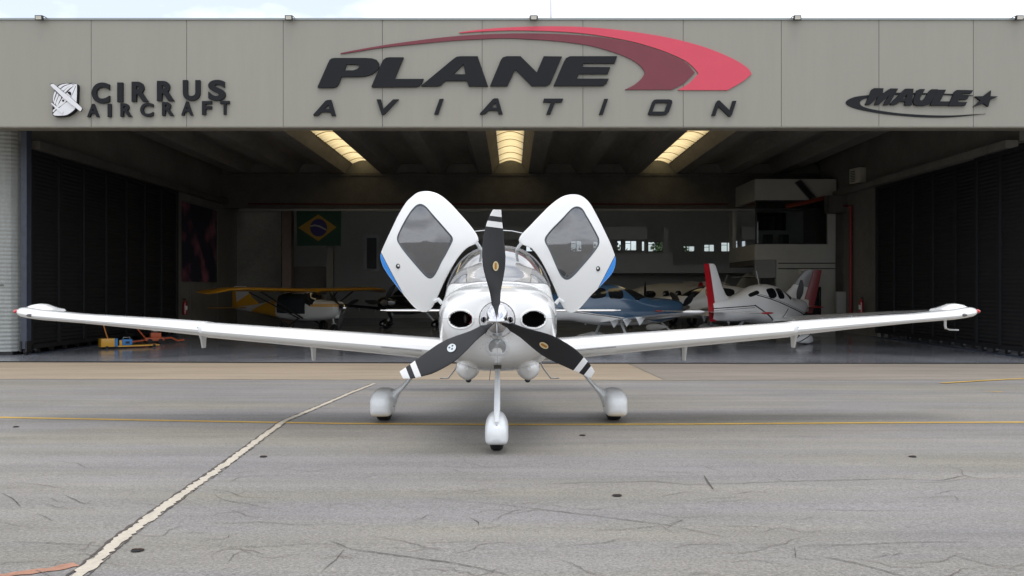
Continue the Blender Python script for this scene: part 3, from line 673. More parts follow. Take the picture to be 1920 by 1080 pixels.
def door(outer, win, s):
    YA = 2.12
    O = [HL(*cr(*p), YA) for p in outer]; I = [HL(*cr(*p), YA) for p in win]
    O = [(p.x, p.z) for p in O]; I = [(p.x, p.z) for p in I]
    c = (sum(p[0] for p in I)/len(I), sum(p[1] for p in I)/len(I)); n = 128
    hx, hz = -.0, 1.5                        # bulge measured along the door's width
    def dep(x, z):
        d = math.hypot(x-c[0], z-c[1]); return YA - .10 + .16*(d/.75)**2 + s*0
    def ring(ro, ri, k, dy=0):
        return [(c[0]+((1-k)*ri[i]+k*ro[i])*math.cos(2*math.pi*i/n), 0, c[1]+((1-k)*ri[i]+k*ro[i])*math.sin(2*math.pi*i/n)) for i in range(n)]
    ro = [radial(O, c, 2*math.pi*i/n) for i in range(n)]; ri = [radial(I, c, 2*math.pi*i/n) for i in range(n)]
    def sm(v): return [(v[i-1]+2*v[i]+v[(i+1)%n])/4 for i in range(n)]
    ro = sm(ro); ri = sm(ri)
    def place(rg, dy): return [(x, dep(x, z)+dy, z) for x, _, z in rg]
    rings = [place(ring(ro, ri, 0), .012)] + [place(ring(ro, ri, k), 0) for k in (.01,.12,.3,.5,.7,.88,.965)]
    rings += [place(ring(ro, ri, .99), .006), place(ring(ro, ri, 1), .020), place(ring(ro, ri, 1), .045), place(ring(ro, ri, .97), .052), place(ring(ro, ri, .05), .052), place(ring(ro, ri, 0), .030)]
    P1 = HL(*cr(132, 512) if s < 0 else cr(1816, 540), YA); P2 = HL(*cr(268, 775) if s < 0 else cr(1700, 768), YA)
    nx, nz_ = -(P2.z-P1.z), (P2.x-P1.x); L_ = math.hypot(nx, nz_); nx /= L_; nz_ /= L_
    if nx*s < 0: nx, nz_ = -nx, -nz_
    cc = nx*P1.x+nz_*P1.z
    md = paint_lines('door_paint', WHITE, [(nx,0,nz_,cc,9,(.035,.27,.78)),(nx,0,nz_,cc-.006,cc,(.02,.02,.03)),(nx,0,nz_,cc-.012,cc-.006,WHITE)], .2, .8)
    mb = MB(); mb.loft(rings + [rings[0]], False); dr = mb.build('cabin_door', md, hero, True, 40)
    rg = [[(x, dep(x,z)+.016, z) for x, _, z in ring(ro, [0]*n, 0)] for _ in ()]
    fr = MB(); fr.loft([place(ring(ro, ri, .035), -.0015), place(ring(ro, ri, 0), -.001), place([(c[0]+(x-c[0])*.965, 0, c[1]+(z-c[1])*.965) for x,_,z in ring(ro, ri, 0)], .004), place([(c[0]+(x-c[0])*.96, 0, c[1]+(z-c[1])*.96) for x,_,z in ring(ro, ri, 0)], .012)], False)
    fr.build('window_frame', mat('dark_grey_frame', (.05,.06,.075), .35, coat=.3), dr, True, 60)
    g = MB(); gr = []
    for k in (1.0,.75,.5,.25,.05): gr.append([(c[0]+ri[i]*k*math.cos(2*math.pi*i/n), dep(c[0]+ri[i]*k*math.cos(2*math.pi*i/n), c[1]+ri[i]*k*math.sin(2*math.pi*i/n))+.008, c[1]+ri[i]*k*math.sin(2*math.pi*i/n)) for i in range(n)])
    g.loft(gr, False); g.add(gr[-1], [tuple(range(n))]); wn = g.build('window', m_doorglass, dr, True, 60)
    q = [cr(*p) for p in (((358,505),(384,545),(370,565),(335,522)) if s < 0 else ((1612,520),(1570,562),(1583,575),(1610,550)))]
    V = [HL(a, b, YA) for a, b in q]; V = [(v.x, dep(v.x, v.z)+.016, v.z) for v in V]
    MB().add(V, [(0,1,2,3)]).build('window_sticker', mat('beige_sticker', (.42,.36,.30), .7), wn)
    hp = HL(*(cr(259,612) if s < 0 else cr(1692,630)), YA); y_ = dep(hp.x, hp.z)
    mb = MB(); mb.loft([[(hp.x+r_*math.cos(2*math.pi*k/20), y_+d, hp.z+1.25*r_*math.sin(2*math.pi*k/20)) for k in range(20)] for r_, d in ((.024,.002),(.023,-.006),(.017,-.006),(.014,-.001))], True); hd = mb.build('door_handle', m_black, dr, True)
    MB().ell((hp.x, y_-.004, hp.z), (.008,.005,.009), 12, 8).build('lock', m_chrome, hd, True)
    # hinge arms from the door frame to the fuselage
    mb = MB()
    a_ = [HL(*cr(*p), YA) for p in ([(818,440),(848,480)] if s < 0 else [(1142,445),(1112,482)])]
    mb.tube([(a_[0].x, YA+.08, a_[0].z), ((a_[0].x+a_[1].x)/2, 2.28, (a_[0].z+a_[1].z)/2), (a_[1].x, 2.45, a_[1].z-.01)], .020, 10)
    mb.build('door_hinge', m_white_leg, dr, True); mb = MB()
    a_ = [HL(*cr(*p), YA) for p in ([(515,862),(545,850),(572,880)] if s < 0 else [(1445,870),(1415,850),(1390,880)])]
    mb.tube([(a_[0].x, YA+.03, a_[0].z), (a_[1].x, 2.13, a_[1].z), (a_[2].x, 2.13, a_[2].z)], .024, 10)
    mb.build('door_hinge', m_white_leg, dr, True)
    return dr
door(DL, WL, -1); door(DR, WR, 1)
# ================================================================ the hangar
hangar = thing('hangar', 'wide concrete hangar with beige cladding front, open doors and three lit roof skylights', 'hangar', (0, 22.6, FZ))
HO = Vector((0, 22.6, FZ))
def hb(mb, name, m, parent=None, smooth=False, ang=35):       # meshes written in world coordinates, kept in the hangar's frame
    mb.V = [tuple(Vector(v)-HO) for v in mb.V]
    o = mb.build(name, m, parent or hangar, smooth, ang); return o
XL, XR = -13.85, 14.3
FY = 22.60; FZ0, FZ1 = W(0,237.5,FY).z, W(0,37.5,FY).z
joints = [-200,-15,171,350,531,717,904,1093,1281,1465,1648,1825,2010,2190]
def fX(px): return (px-960)/FPX*FY
for a, b in zip(joints[:-1], joints[1:]):
    o = hb(MB().box((fX(a)+.007, FY, FZ0), (fX(b)-.007, FY+.12, FZ1)), 'cladding_panel', m_fascia)
hb(MB().box((fX(-200), FY+.014, FZ0+.01), (fX(2190), FY+.30, FZ1-.01)), 'fascia_backing', m_joint)
hb(MB().box((fX(-200), FY-.03, FZ1), (fX(2190), FY+.45, FZ1+.045)), 'parapet_cap', m_cap)
hb(MB().box((fX(-200), FY+.02, FZ0-.03), (fX(2190), FY+.42, FZ0-.002)), 'fascia_soffit', m_trim)
# roof slab and double-tee ribs
ZC, ZR = 7.50, 7.03; Y0, Y1 = 23.05, 42.4
def roof_profile():
    P = []                                   # (x, z, is_skylight_segment_after)
    k = -8; pitch = 7.08/3
    while k <= 8:
        c = -.07 + k*pitch; sky_ = (k % 3 == 0 and abs(k) <= 3)
        P += [(c-.86, ZR), (c-.59, ZC-.05), (c-.55, ZC), 'S' if sky_ else None, (c+.55, ZC), (c+.59, ZC-.05), (c+.86, ZR)]; k += 1
    return P
prof = roof_profile(); mb = MB(); prev = None; hole = False; skyx = []
for p in prof:
    if p == 'S': hole = True; continue
    if p is None: continue
    if prev is not None:
        if hole: skyx.append((prev[0], p[0])); hole = False
        else: mb.add([(prev[0],Y0,prev[1]),(p[0],Y0,p[1]),(p[0],Y1,p[1]),(prev[0],Y1,prev[1])], [(0,1,2,3)])
    prev = p
roof = hb(mb, 'ribbed_ceiling', m_beam)
mb = MB(); xa = -17.6                       # roof deck with the three skylight slots
for x0, x1 in skyx: mb.box((xa, Y0, ZC+.06), (x0, Y1, ZC+.30)); xa = x1
mb.box((xa, Y0, ZC+.06), (18.5, Y1, ZC+.30)); hb(mb, 'roof_deck', m_conc)
def fibre():
    m = bpy.data.materials.new('yellowed_fibreglass'); m.use_nodes = True; t = m.node_tree; t.nodes.clear()
    o = t.nodes.new('ShaderNodeOutputMaterial'); tl = t.nodes.new('ShaderNodeBsdfTranslucent'); df = t.nodes.new('ShaderNodeBsdfDiffuse'); tr = t.nodes.new('ShaderNodeBsdfTransparent'); mx = t.nodes.new('ShaderNodeMixShader'); m2 = t.nodes.new('ShaderNodeMixShader')
    g = t.nodes.new('ShaderNodeNewGeometry'); mp = t.nodes.new('ShaderNodeMapping'); mp.inputs['Scale'].default_value = (.8,4,.8); n = t.nodes.new('ShaderNodeTexNoise'); n.inputs['Scale'].default_value = 1.6; n.inputs['Detail'].default_value = 5
    t.links.new(g.outputs['Position'], mp.inputs[0]); t.links.new(mp.outputs[0], n.inputs['Vector']); r = t.nodes.new('ShaderNodeValToRGB'); r.color_ramp.elements[0].position=.35; r.color_ramp.elements[0].color=(.60,.45,.21,1); r.color_ramp.elements[1].position=.65; r.color_ramp.elements[1].color=(.74,.58,.31,1)
    t.links.new(n.outputs[0], r.inputs[0]); t.links.new(r.outputs[0], tl.inputs[0]); t.links.new(r.outputs[0], df.inputs[0])
    mx.inputs[0].default_value = .0; t.links.new(tl.outputs[0], mx.inputs[1]); t.links.new(df.outputs[0], mx.inputs[2])
    t.links.new(mx.outputs[0], o.inputs[0]); return m
m_fib = fibre(); m_hoop = mat('brown_hoop', (.40,.27,.12), .8)
for x0, x1 in skyx:
    mb = MB(); n = 190; rows = []
    for i in range(n+1):
        y = Y0+(Y1-Y0)*i/n; rip = .012*math.sin(i*2*math.pi/4)
        rows.append([(x0+.02+(x1-x0-.04)*k/8, y, ZC+.02+.16*math.sin(math.pi*k/8)+rip) for k in range(9)])
    mb.loft(rows, False, False); sk = hb(mb, 'skylight', m_fib, None, True, 60)
    y = Y0+.9
    while y < Y1:
        mb = MB().tube([(x0+.02+(x1-x0-.04)*k/8, y, ZC+.0+.155*math.sin(math.pi*k/8)) for k in range(9)], .016, 6); y += 1.75
        mb.V = [tuple(Vector(v)-HO) for v in mb.V]; mb.build('skylight_hoop', m_hoop, sk, True)
# end wall over the opening between the two bays
mb = MB().box((-17, Y1, W(0,325,Y1).z), (18, Y1+.5, ZC+.30)); hb(mb, 'cross_beam', m_conc)
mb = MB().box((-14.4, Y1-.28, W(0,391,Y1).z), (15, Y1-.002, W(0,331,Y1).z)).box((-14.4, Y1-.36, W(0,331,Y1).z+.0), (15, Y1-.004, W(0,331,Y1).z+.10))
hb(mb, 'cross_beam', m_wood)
mb = MB().box((-13, Y1-.44, W(0,397,Y1).z), (14, Y1-.30, W(0,393,Y1).z)); hb(mb, 'cable_tray', mat('grey_tray', (.20,.20,.19), .5, metal=.3))
hb(MB().tube([(-12.6, Y1-.34, W(0,384,Y1).z), (10.3, Y1-.34, W(0,384,Y1).z)], .045, 8), 'sprinkler_pipe', mat('dim_red_pipe', (.07,.012,.01), .7), None, True)  # darker red than the riser: the dimness up there is put into the colour
# side walls
mb = MB().box((XL-.40, 25.3, 5.75), (XL-.12, 46, ZC+.05)).box((XL-.38, 36.4, FZ), (XL-.02, 46, 5.74)); hb(mb, 'side_wall', m_conc)
mb = MB().box((XR+.12, 25.0, 5.72), (XR+.45, 41.2, ZC+.05)).box((XR+.02, 34.5, FZ), (XR+.43, 41.2, 5.71)); hb(mb, 'side_wall', m_conc)
mb = MB().box((XL-.05,25.3,5.52),(XL+.28,44.4,5.76)); hb(mb, 'corbel_beam', m_wood)
mb = MB().box((XR-.28,25.0,5.50),(XR+.08,38.5,5.73)); hb(mb, 'corbel_beam', m_conc)
for x, y in ((XL-.01, 37.9), (XL-.01, 41.4)): hb(MB().box((x, y, FZ), (x+.03, y+.04, 5.5)), 'wall_seam', m_joint)
for z in (2.0, 4.2): hb(MB().box((XL-.019, 36.5, z), (XL-.012, 44.3, z+.03)), 'wall_seam', m_joint)
# rear-left concrete wall and pillar
mb = MB().box((XL-.2, 44.4, FZ), (W(527,0,44.4).x, 44.7, 5.6)); hb(mb, 'rear_wall', m_conc)
mb = MB().box((W(529,0,42.9).x, 42.9, FZ), (W(546,0,42.9).x, 43.4, 5.5)); hb(mb, 'pillar', mat('brown_pillar', (.16,.12,.10), .8, var=.1))
mb = MB().box((W(612,0,43).x, 43.0, FZ), (W(624,0,43).x, 43.4, 5.5)); hb(mb, 'pillar', m_conc)
hb(MB().box((W(547,0,44).x, 44.0, 1.2), (W(611,0,44).x, 44.1, 2.6)), 'partition', m_wood)
hb(MB().box((W(682,0,50).x, 50, W(0,508,50).z), (W(712,0,50).x, 50.1, W(0,440,50).z)), 'glazed_door', mat('pale_door', (.22,.22,.21), .5))
hb(MB().box((W(688,0,50).x, 49.97, W(0,504,50).z), (W(706,0,50).x, 49.995, W(0,446,50).z)), 'glazed_door', m_black)
# second bay: rear wall with windows to daylight
YB = 56.0; zt, zb_ = W(0,508,YB).z, W(0,424,YB).z
wins = [(986,1031,449,472),(1070,1091,451,472),(1112,1123,452,472),(1157,1165,451,470),(1172,1194,451,470),(1203,1209,452,471),(1215,1245,453,472),(1248,1250,453,472),(1281,1303,461,472),(1320,1340,458,472),(1352,1376,454,472)]
xs_ = [W(a,0,YB).x for w_ in wins for a in w_[:2]]
zlo = W(0,473,YB).z; mb = MB(); mb.box((-30, YB, FZ), (30, YB+.2, zlo)); mb.box((-30, YB, W(0,449,YB).z), (30, YB+.2, 9.5))
zhi = W(0,449,YB).z
prevx = -30
for w_ in wins:
    a, b = W(w_[0],0,YB).x, W(w_[1],0,YB).x; mb.box((prevx, YB, zlo+.0), (a, YB+.2, zhi)); t_, l_ = W(0,w_[2],YB).z, W(0,w_[3],YB).z
    if zhi-t_ > .02: mb.box((a, YB+.001, t_), (b, YB+.199, zhi))
    if l_-zlo > .02: mb.box((a, YB+.001, zlo), (b, YB+.199, l_))
    prevx = b
mb.box((prevx, YB, zlo), (30, YB+.2, zhi)); rw = hb(mb, 'rear_wall', m_wallw)
for w_ in wins:
    a, b = W(w_[0],0,YB).x, W(w_[1],0,YB).x; t_, l_ = W(0,w_[2],YB).z, W(0,w_[3],YB).z
    mb = MB().box((a,YB+.05,l_),(a+.035,YB+.1,t_)).box((b-.035,YB+.05,l_),(b,YB+.1,t_)).box((a+.035,YB+.05,l_),(b-.035,YB+.1,l_+.035)).box((a+.035,YB+.05,t_-.035),(b-.035,YB+.1,t_))
    if b-a > .5: mb.box(((a+b)/2-.02,YB+.05,l_+.035),((a+b)/2+.02,YB+.1,t_-.035)); mb.box((a+.035,YB+.055,t_-.2),((a+b)/2-.02,YB+.095,t_-.17))
    wf = hb(mb, 'window', mat('dark_window_frame', (.03,.03,.03), .5))
    mb = MB().add([(a+.03,YB+.075,l_+.03),(b-.03,YB+.075,l_+.03),(b-.03,YB+.075,t_-.03),(a+.03,YB+.075,t_-.03)], [(0,1,2,3)]); mb.V = [tuple(Vector(v)-HO) for v in mb.V]; mb.build('pane', m_pane, wf)
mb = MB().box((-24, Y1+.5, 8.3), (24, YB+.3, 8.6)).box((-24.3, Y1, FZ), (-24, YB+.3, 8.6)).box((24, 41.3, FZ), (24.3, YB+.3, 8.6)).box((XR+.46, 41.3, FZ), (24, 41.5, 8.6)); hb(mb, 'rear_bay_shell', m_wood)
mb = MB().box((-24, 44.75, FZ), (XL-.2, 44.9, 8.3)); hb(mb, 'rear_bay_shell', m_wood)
# mezzanine front in the rear bay (white band with wide openings)
YM = 52.0
mb = MB().box((W(1030,0,YM).x, YM, W(0,508,YM).z), (W(1262,0,YM).x, YM+.2, W(0,474.5,YM).z)).box((W(1262,0,YM).x, YM, W(0,508,YM).z), (20, YM+.2, W(0,497,YM).z))
mb.box((-6, YM+.01, W(0,449,YM).z), (W(1214,0,YM).x, YM+.2, W(0,425,YM).z)).box((W(1244,0,YM).x, YM+.02, W(0,474,YM).z), (W(1252,0,YM).x, YM+.3, W(0,425,YM).z))
mb.box((-6, YM, W(0,512,YM).z), (20, YM+3.9, W(0,508.2,YM).z)); hb(mb, 'mezzanine', m_wallw)
# raised office on the right
YO = 38.8; x0, x1 = W(1415,0,YO).x, XR+.0; z3, z2, z1_, z0_ = W(0,340,YO).z, W(0,375,YO).z, W(0,458,YO).z, W(0,487,YO).z; YE = 43.2
off = hb(MB().box((x0,YO,z0_),(x1,YO+.2,z1_)).box((x0,YO,z2),(x1,YO+.2,z3)).box((W(1552,0,YO).x,YO,z1_),(x1,YO+.2,z2))
   .box((x0,YO+.2,z0_),(x0+.2,YE,z1_)).box((x0,YO+.2,z2),(x0+.2,YE,z3)).box((x0,YE-.5,z1_),(x0+.2,YE,z2)).box((x0+.2,YO+.2,z0_),(x1,YE,z0_+.1)).box((x0,YE,z0_),(x1,YE+.15,z3)).box((x0+.01,YO+.01,z3),(x1,YE,z3+.1)), 'office', m_wallw)
def hsub(mb, name, m, p): mb.V = [tuple(Vector(v)-HO) for v in mb.V]; return mb.build(name, m, p)
hsub(MB().box((x0+.06,YO+.08,z1_),(x0+.12,YO+.14,z2)).box((x0+.12,YO+.08,z1_),(W(1552,0,YO).x,YO+.14,z1_+.05)).box((x0+.12,YO+.08,z2-.05),(W(1552,0,YO).x,YO+.14,z2)), 'window_frame', m_black, off)
hsub(MB().add([(x0+.12,YO+.11,z1_+.05),(W(1552,0,YO).x,YO+.11,z1_+.05),(W(1552,0,YO).x,YO+.11,z2-.05),(x0+.12,YO+.11,z2-.05)], [(0,1,2,3)]), 'window_pane', m_pane, off)
hsub(MB().add([(x0+.09,YO+.2,z1_),(x0+.09,YE-.5,z1_),(x0+.09,YE-.5,z2),(x0+.09,YO+.2,z2)], [(0,1,2,3)]), 'window_pane', m_pane, off)
lw = hb(MB().box((W(1456,0,YO).x,YO+.05,FZ),(XR+.01,YO+.25,z0_-.003)), 'office_ground_wall', m_wallw)
hsub(MB().box((W(1482,0,YO).x,YO+.03,FZ+.6),(W(1540,0,YO).x,YO+.045,W(0,538,YO).z)), 'window_pane', m_tint, lw)
hb(MB().box((x0+.02,YO+.03,z0_-.8),(W(1455,0,YO).x,YO+.2,z0_-.01)), 'office_bracket_wall', mat('grey_plaster', (.22,.22,.21), .8))
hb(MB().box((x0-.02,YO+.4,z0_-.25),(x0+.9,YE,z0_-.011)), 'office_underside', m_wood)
hb(MB().box((XR-.07,38.0,FZ),(XR+.01,38.7,5.0)), 'pilaster', m_wood)
hb(MB().box((XR-.75,37.6,4.75),(XR+.005,38.2,5.49)), 'corbel', m_wood)
for z in (2.62, 2.38): hb(MB().tube([(W(1459,0,YO).x, YO-.02, z),(XR-.05, YO-.02, z)], .02, 6), 'conduit', m_black)
hb(MB().tube([(XR-.10,36.9,FZ+.2),(XR-.10,36.9,W(0,386,36.9).z),(XR-.10,38.0,W(0,386,38).z),(XR-.10,38.0,5.6)], .07, 10), 'sprinkler_riser', m_redpipe, None, True)
# sliding doors: dark leaves folded back along both sides
def leaf(name, xf, ya, yb_, z0, z1, side, parts=5):
    """leaf lying along Y at x = xf, ribs towards the bay (side = +1 faces +x)"""
    mb = MB(); n = int((z1-z0)/.115); V = []; rows = []
    for i in range(2*n+1):
        z = z0+(z1-z0)*i/(2*n); rows.append([(xf+side*(.02 if i%2 else 0), ya, z), (xf+side*(.02 if i%2 else 0), yb_, z)])
    mb.loft(rows, False, False); d = hb(mb, name, m_bdoor)
    fr = MB(); k = parts
    for i in range(k+1): y = ya+(yb_-ya)*i/k; fr.box((xf+side*.022, y-.06, z0+.121), (xf+side*.09, y+.06, z1-.101))
    fr.box((xf+side*.03, ya-.06, z0), (xf+side*.10, yb_+.06, z0+.12)); fr.box((xf+side*.03, ya-.06, z1-.10), (xf+side*.10, yb_+.06, z1))
    fr.V = [tuple(Vector(v)-HO) for v in fr.V]; fr.build('door_frame', m_bdoor, d)
    wh = MB()
    for i in range(2*k): y = ya+(yb_-ya)*(i+.5)/(2*k); wh.tube([(xf-.03, y, z0-.06), (xf+.06, y, z0-.06)], .075, 12)
    wh.V = [tuple(Vector(v)-HO) for v in wh.V]; wh.build('roller', m_black, d); return d
def jag(x, ya, yb_, z, side):
    mb = MB(); y = ya
    while y < yb_: h = random.uniform(.03,.16); mb.box((x, y, z), (x+side*.05, y+.28, z+h)); y += .3
    return mb
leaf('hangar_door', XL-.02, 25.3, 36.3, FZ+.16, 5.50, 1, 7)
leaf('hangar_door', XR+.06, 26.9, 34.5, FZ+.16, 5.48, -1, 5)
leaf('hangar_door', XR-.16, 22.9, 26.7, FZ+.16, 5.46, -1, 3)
hb(MB().box((XL-.2,25.3,FZ+.001),(XL+.2,36.3,FZ+.02)), 'door_rail', m_jamb); hb(MB().box((XR-.35,22.9,FZ+.001),(XR-.02,34.5,FZ+.02)), 'door_rail', m_jamb)
hb(MB().box((XL-.10, 25.0, FZ+.18), (XL+.06, 25.28, 6.1)), 'door_post', m_jamb)
mb = MB().tube([(XL-.07,25.13,FZ+.10),(XL+.03,25.13,FZ+.10)], .09, 14).box((XL-.12,24.97,FZ+.10),(XL-.075,25.31,FZ+.4)).box((XL+.035,24.97,FZ+.10),(XL+.08,25.31,FZ+.4)); hb(mb, 'door_roller', m_black)
# white corrugated cladding to the left of the post, end curling back
mb = MB(); rows = []; n = 56; z0, z1 = FZ+.10, 6.2
for i in range(2*n+1):
    z = z0+(z1-z0)*i/(2*n); d = .018 if i%2 else 0
    rows.append([(x, y+d, z) for x, y in ((-17.5,25.05),(XL-.80,25.05),(XL-.62,25.08),(XL-.47,25.15),(XL-.35,25.27),(XL-.25,25.45),(XL-.18,25.7),(XL-.14,26.0))])
mb.loft(rows, False, False); hb(mb, 'corrugated_cladding', m_corr)
hb(MB().box((-17.5,25.04,W(0,535,25).z),(XL-.62,25.062,W(0,535,25).z+.02)), 'cladding_lap', m_joint)
hb(MB().box((-17.5,25.10,FZ),(XL-.4,25.4,FZ+.10)), 'cladding_base', m_black)
# outer side walls so the building has depth
hb(MB().box((-17.9,23.05,FZ-.4),(-17.6,56.3,8.0)).box((18.5,23.05,FZ-.4),(18.8,56.3,8.0)), 'outer_wall', m_conc)
hb(MB().tube([(W(1033,0,30).x,30,8.0),(W(1033,0,30).x,30,12.5)], .02, 6), 'lightning_rod', m_metal)

# ---------------------------------------------------------------- floodlights on the parapet
for px, py, lb in ((70,46,'black floodlight above the round aircraft emblem at the left end of the facade'),(540,36,'black floodlight on the roof edge, left of the red swoosh'),(1001,30.5,'black floodlight on the roof edge above the letter N of the big sign'),
                   (1497,38,'black floodlight on the roof edge, just right of the red swoosh'),(1915,45,'black floodlight at the extreme right end of the roof edge')):
    p = W(px, py if py > 40 else 38, FY-.25); t = thing('floodlight', lb, 'floodlight', (p.x, FY-.14, FZ1+.01), 0, 'floodlights along the roof edge')
    hs = MB().box((-.095,-.06,-.062),(.095,.02,.062)).build('housing', m_black, t, loc=(0,0,.0), rot=(R(10),0,0)); bevel(hs, .01)
    MB().box((-.072,-.066,-.042),(.072,-.058,.042)).build('lens', mat('flood_lens', (.60,.58,.50), .25, coat=.5), hs)
    MB().box((-.112,.0,.036),(-.098,.20,.050)).box((.098,.0,.036),(.112,.20,.050)).box((-.098,.185,.036),(.098,.20,.050)).build('bracket', m_black, t)

# ---------------------------------------------------------------- signs
DEP = .07
def wpoly(pts, Y): return [((px-960)/FPX*Y, H-(py-540)/FPX*Y) for px, py in pts]
def sign_part(name, polys, m, parent, Y=None, depth=DEP, sub=None, crv=False):
    Y = Y or FY-depth; V, F = flat_shape([wpoly(p, Y) for p in polys], depth)
    V = [(v[0]-parent_loc[0], v[1]+Y-parent_loc[1], v[2]-parent_loc[2]) for v in V]
    return mk(name, V, F, m, sub or parent)
def z2(pts, ox=560, oy=20, s=4): return [(ox+x/s, oy+y/s) for x, y in pts]
def arc(cx, cy, rx, ry, a0, a1, n=10): return [(cx+rx*math.cos(R(a0+(a1-a0)*i/n)), cy-ry*math.sin(R(a0+(a1-a0)*i/n))) for i in range(n+1)]
def smooth_poly(pts, n=6):
    """open Catmull-Rom through points"""
    out_ = []; P = [pts[0]]+list(pts)+[pts[-1]]
    for i in range(1, len(P)-2):
        for k in range(n):
            t = k/n; out_.append(tuple(.5*(2*P[i][j]+(-P[i-1][j]+P[i+1][j])*t+(2*P[i-1][j]-5*P[i][j]+4*P[i+1][j]-P[i+2][j])*t*t+(-P[i-1][j]+3*P[i][j]-3*P[i+1][j]+P[i+2][j])*t**3) for j in (0,1)))
    return out_+[tuple(pts[-1])]
parent_loc = (W(1000,0,FY).x, FY, W(0,180,FY).z)
s1 = thing('wall_sign', 'large dark lettering PLANE AVIATION under a two-tone red swoosh on the facade', 'sign', parent_loc)
PL = {}
P_out = z2([(140,573),(222,388)]+[(232,368),(246,358),(268,354)]+[(500,354),(550,357),(585,369),(602,392),(604,412),(598,432),(580,455),(545,478),(500,491),(440,495),(322,495)]+[(300,548),(286,567),(260,577),(145,577)])
P_in = z2([(358,402),(430,402),(450,408),(454,420),(440,436),(410,447),(343,447)])
L_ = z2([(545,568),(622,390),(636,366),(656,352),(680,349),(787,349),(720,511),(937,511),(922,545),(906,563),(882,571),(548,573)])
A_ = z2([(918,562),(1162,360),(1185,345),(1215,341),(1342,341),(1420,566),(1275,566),(1262,525),(1100,525),(1065,560),(1040,566),(920,566)]); A_in = z2([(1236,400),(1250,476),(1160,476)])
N_ = z2([(1436,562),(1516,370),(1530,350),(1560,341),(1664,341),(1786,462),(1838,341),(1975,343),(1900,520),(1884,550),(1855,564),(1748,564),(1624,440),(1566,564),(1438,565)])
def e(p): return z2(p, 1020, 20, 4)
E_ = e([(72,563),(148,385),(165,355),(195,341),(550,341),(530,394),(296,394),(286,421),(498,423),(480,474),(262,474),(248,509),(486,509),(470,545),(445,562),(400,563)])
for nm, po in (('P',[P_out,P_in]),('L',[L_]),('A',[A_,A_in]),('N',[N_]),('E',[E_])): sign_part('letter', po, m_sign, s1)
# swooshes
def q2(p): return [(x,y) for x,y in p]
dk_top = smooth_poly([(638,99.5),(665,94),(717,85),(770,77.5),(840,69),(906,64.5),(970,62.5),(1035,63.2),(1093,66.5),(1150,73),(1205,85),(1250,100),(1285,117),(1302.5,136)])
dk_bot = smooth_poly([(1209.5,136),(1203,126),(1188,114),(1165,103),(1130,91.5),(1093,83),(1040,76.5),(990,73.2),(950,71.5),(905,73),(850,76),(790,81.5),(717,89),(670,96.5),(639,101)])
sign_part('dark_red_swoosh', [dk_top + smooth_poly([(1302.5,136.5),(1285,154),(1272,162),(1259,168)]) + [(1172,168)] + smooth_poly([(1173,167.5),(1190,158.5),(1203,147),(1209,137)]) + dk_bot], m_signdk, s1, FY-.035, .035)
rd_top = smooth_poly([(861,60.5),(905,55),(960,51),(1020,49.3),(1080,50),(1140,54),(1200,61.5),(1260,72),(1320,88),(1370,108),(1400,126),(1409,138)])
rd_bot = smooth_poly([(1309.5,137),(1298,124),(1281,111.5),(1240,94),(1190,79),(1140,69),(1093,62.3),(1040,58.6),(990,57.2),(950,57),(905,58.8),(863,61.8)])
sign_part('red_swoosh', [rd_top + smooth_poly([(1409,139),(1392,153),(1364,169)]) + [(1271,168.8)] + smooth_poly([(1272,168),(1292,156),(1309,138)]) + rd_bot], m_signred, s1, FY-.035, .035)
# built-in font letters fitted to boxes
def glyph(ch, bold=.02):
    cu = bpy.data.curves.new('tmp', 'FONT'); cu.body = ch; cu.offset = bold; cu.resolution_u = 8; cu.fill_mode = 'BOTH'; cu.extrude = .5; cu.size = 1
    ob = bpy.data.objects.new('tmp', cu); C.objects.link(ob); dg = bpy.context.evaluated_depsgraph_get(); dg.update(); me = bpy.data.meshes.new_from_object(ob.evaluated_get(dg))
    V = [(v.co.x, v.co.y, v.co.z) for v in me.vertices]; F = [tuple(p.vertices) for p in me.polygons]
    bpy.data.objects.remove(ob); bpy.data.curves.remove(cu); bpy.data.meshes.remove(me)
    x0, x1 = min(v[0] for v in V), max(v[0] for v in V); y0, y1 = min(v[1] for v in V), max(v[1] for v in V)
    return [((v[0]-x0)/(x1-x0), (v[1]-y0)/(y1-y0), v[2]+.5) for v in V], F
def letter(ch, x0, y0, x1, y1, parent, slant=0, depth=DEP, bold=.02, m=None):
    """box in photo pixels: left, top, right, bottom; slant = pixels the top is pushed right"""
    V, F = glyph(ch, bold); Y = FY-depth; W_ = []
    for u, v, t in V:
        px = x0+u*(x1-x0-slant)+v*slant; py = y1+(y0-y1)*v; W_.append((((px-960)/FPX*Y)-parent_loc[0], FY-t*depth-parent_loc[1], (H-(py-540)/FPX*Y)-parent_loc[2]))
    return mk('letter', W_, F, m or m_sign, parent)
def spoly(p, ox, oy, s=4): return [(ox+x/s, oy+y/s) for x, y in p]
sign_part('letter', [z2([(108,780),(200,676),(214,670),(244,668),(278,786),(246,788),(238,760),(170,760),(148,784),(112,788)]), z2([(222,706),(232,736),(192,736)])], m_sign, s1)
sign_part('letter', [z2([(584,665),(616,665),(636,735),(708,665),(750,664),(650,770),(636,781),(622,778)])], m_sign, s1)
sign_part('letter', [z2([(1016,776),(1056,662),(1086,660),(1046,777)])], m_sign, s1)
sign_part('letter', [z2([(1358,772),(1455,664),(1468,657),(1496,657),(1530,774),(1500,776),(1492,748),(1424,748),(1402,770),(1392,776),(1360,776)]), z2([(1476,690),(1486,726),(1442,726)])], m_sign, s1)
sign_part('letter', [e([(0,659),(144,659),(134,686),(84,686),(48,776),(17,776),(52,686),(-8,686)])], m_sign, s1)
sign_part('letter', [e([(413,777),(452,661),(481,661),(442,778)])], m_sign, s1)
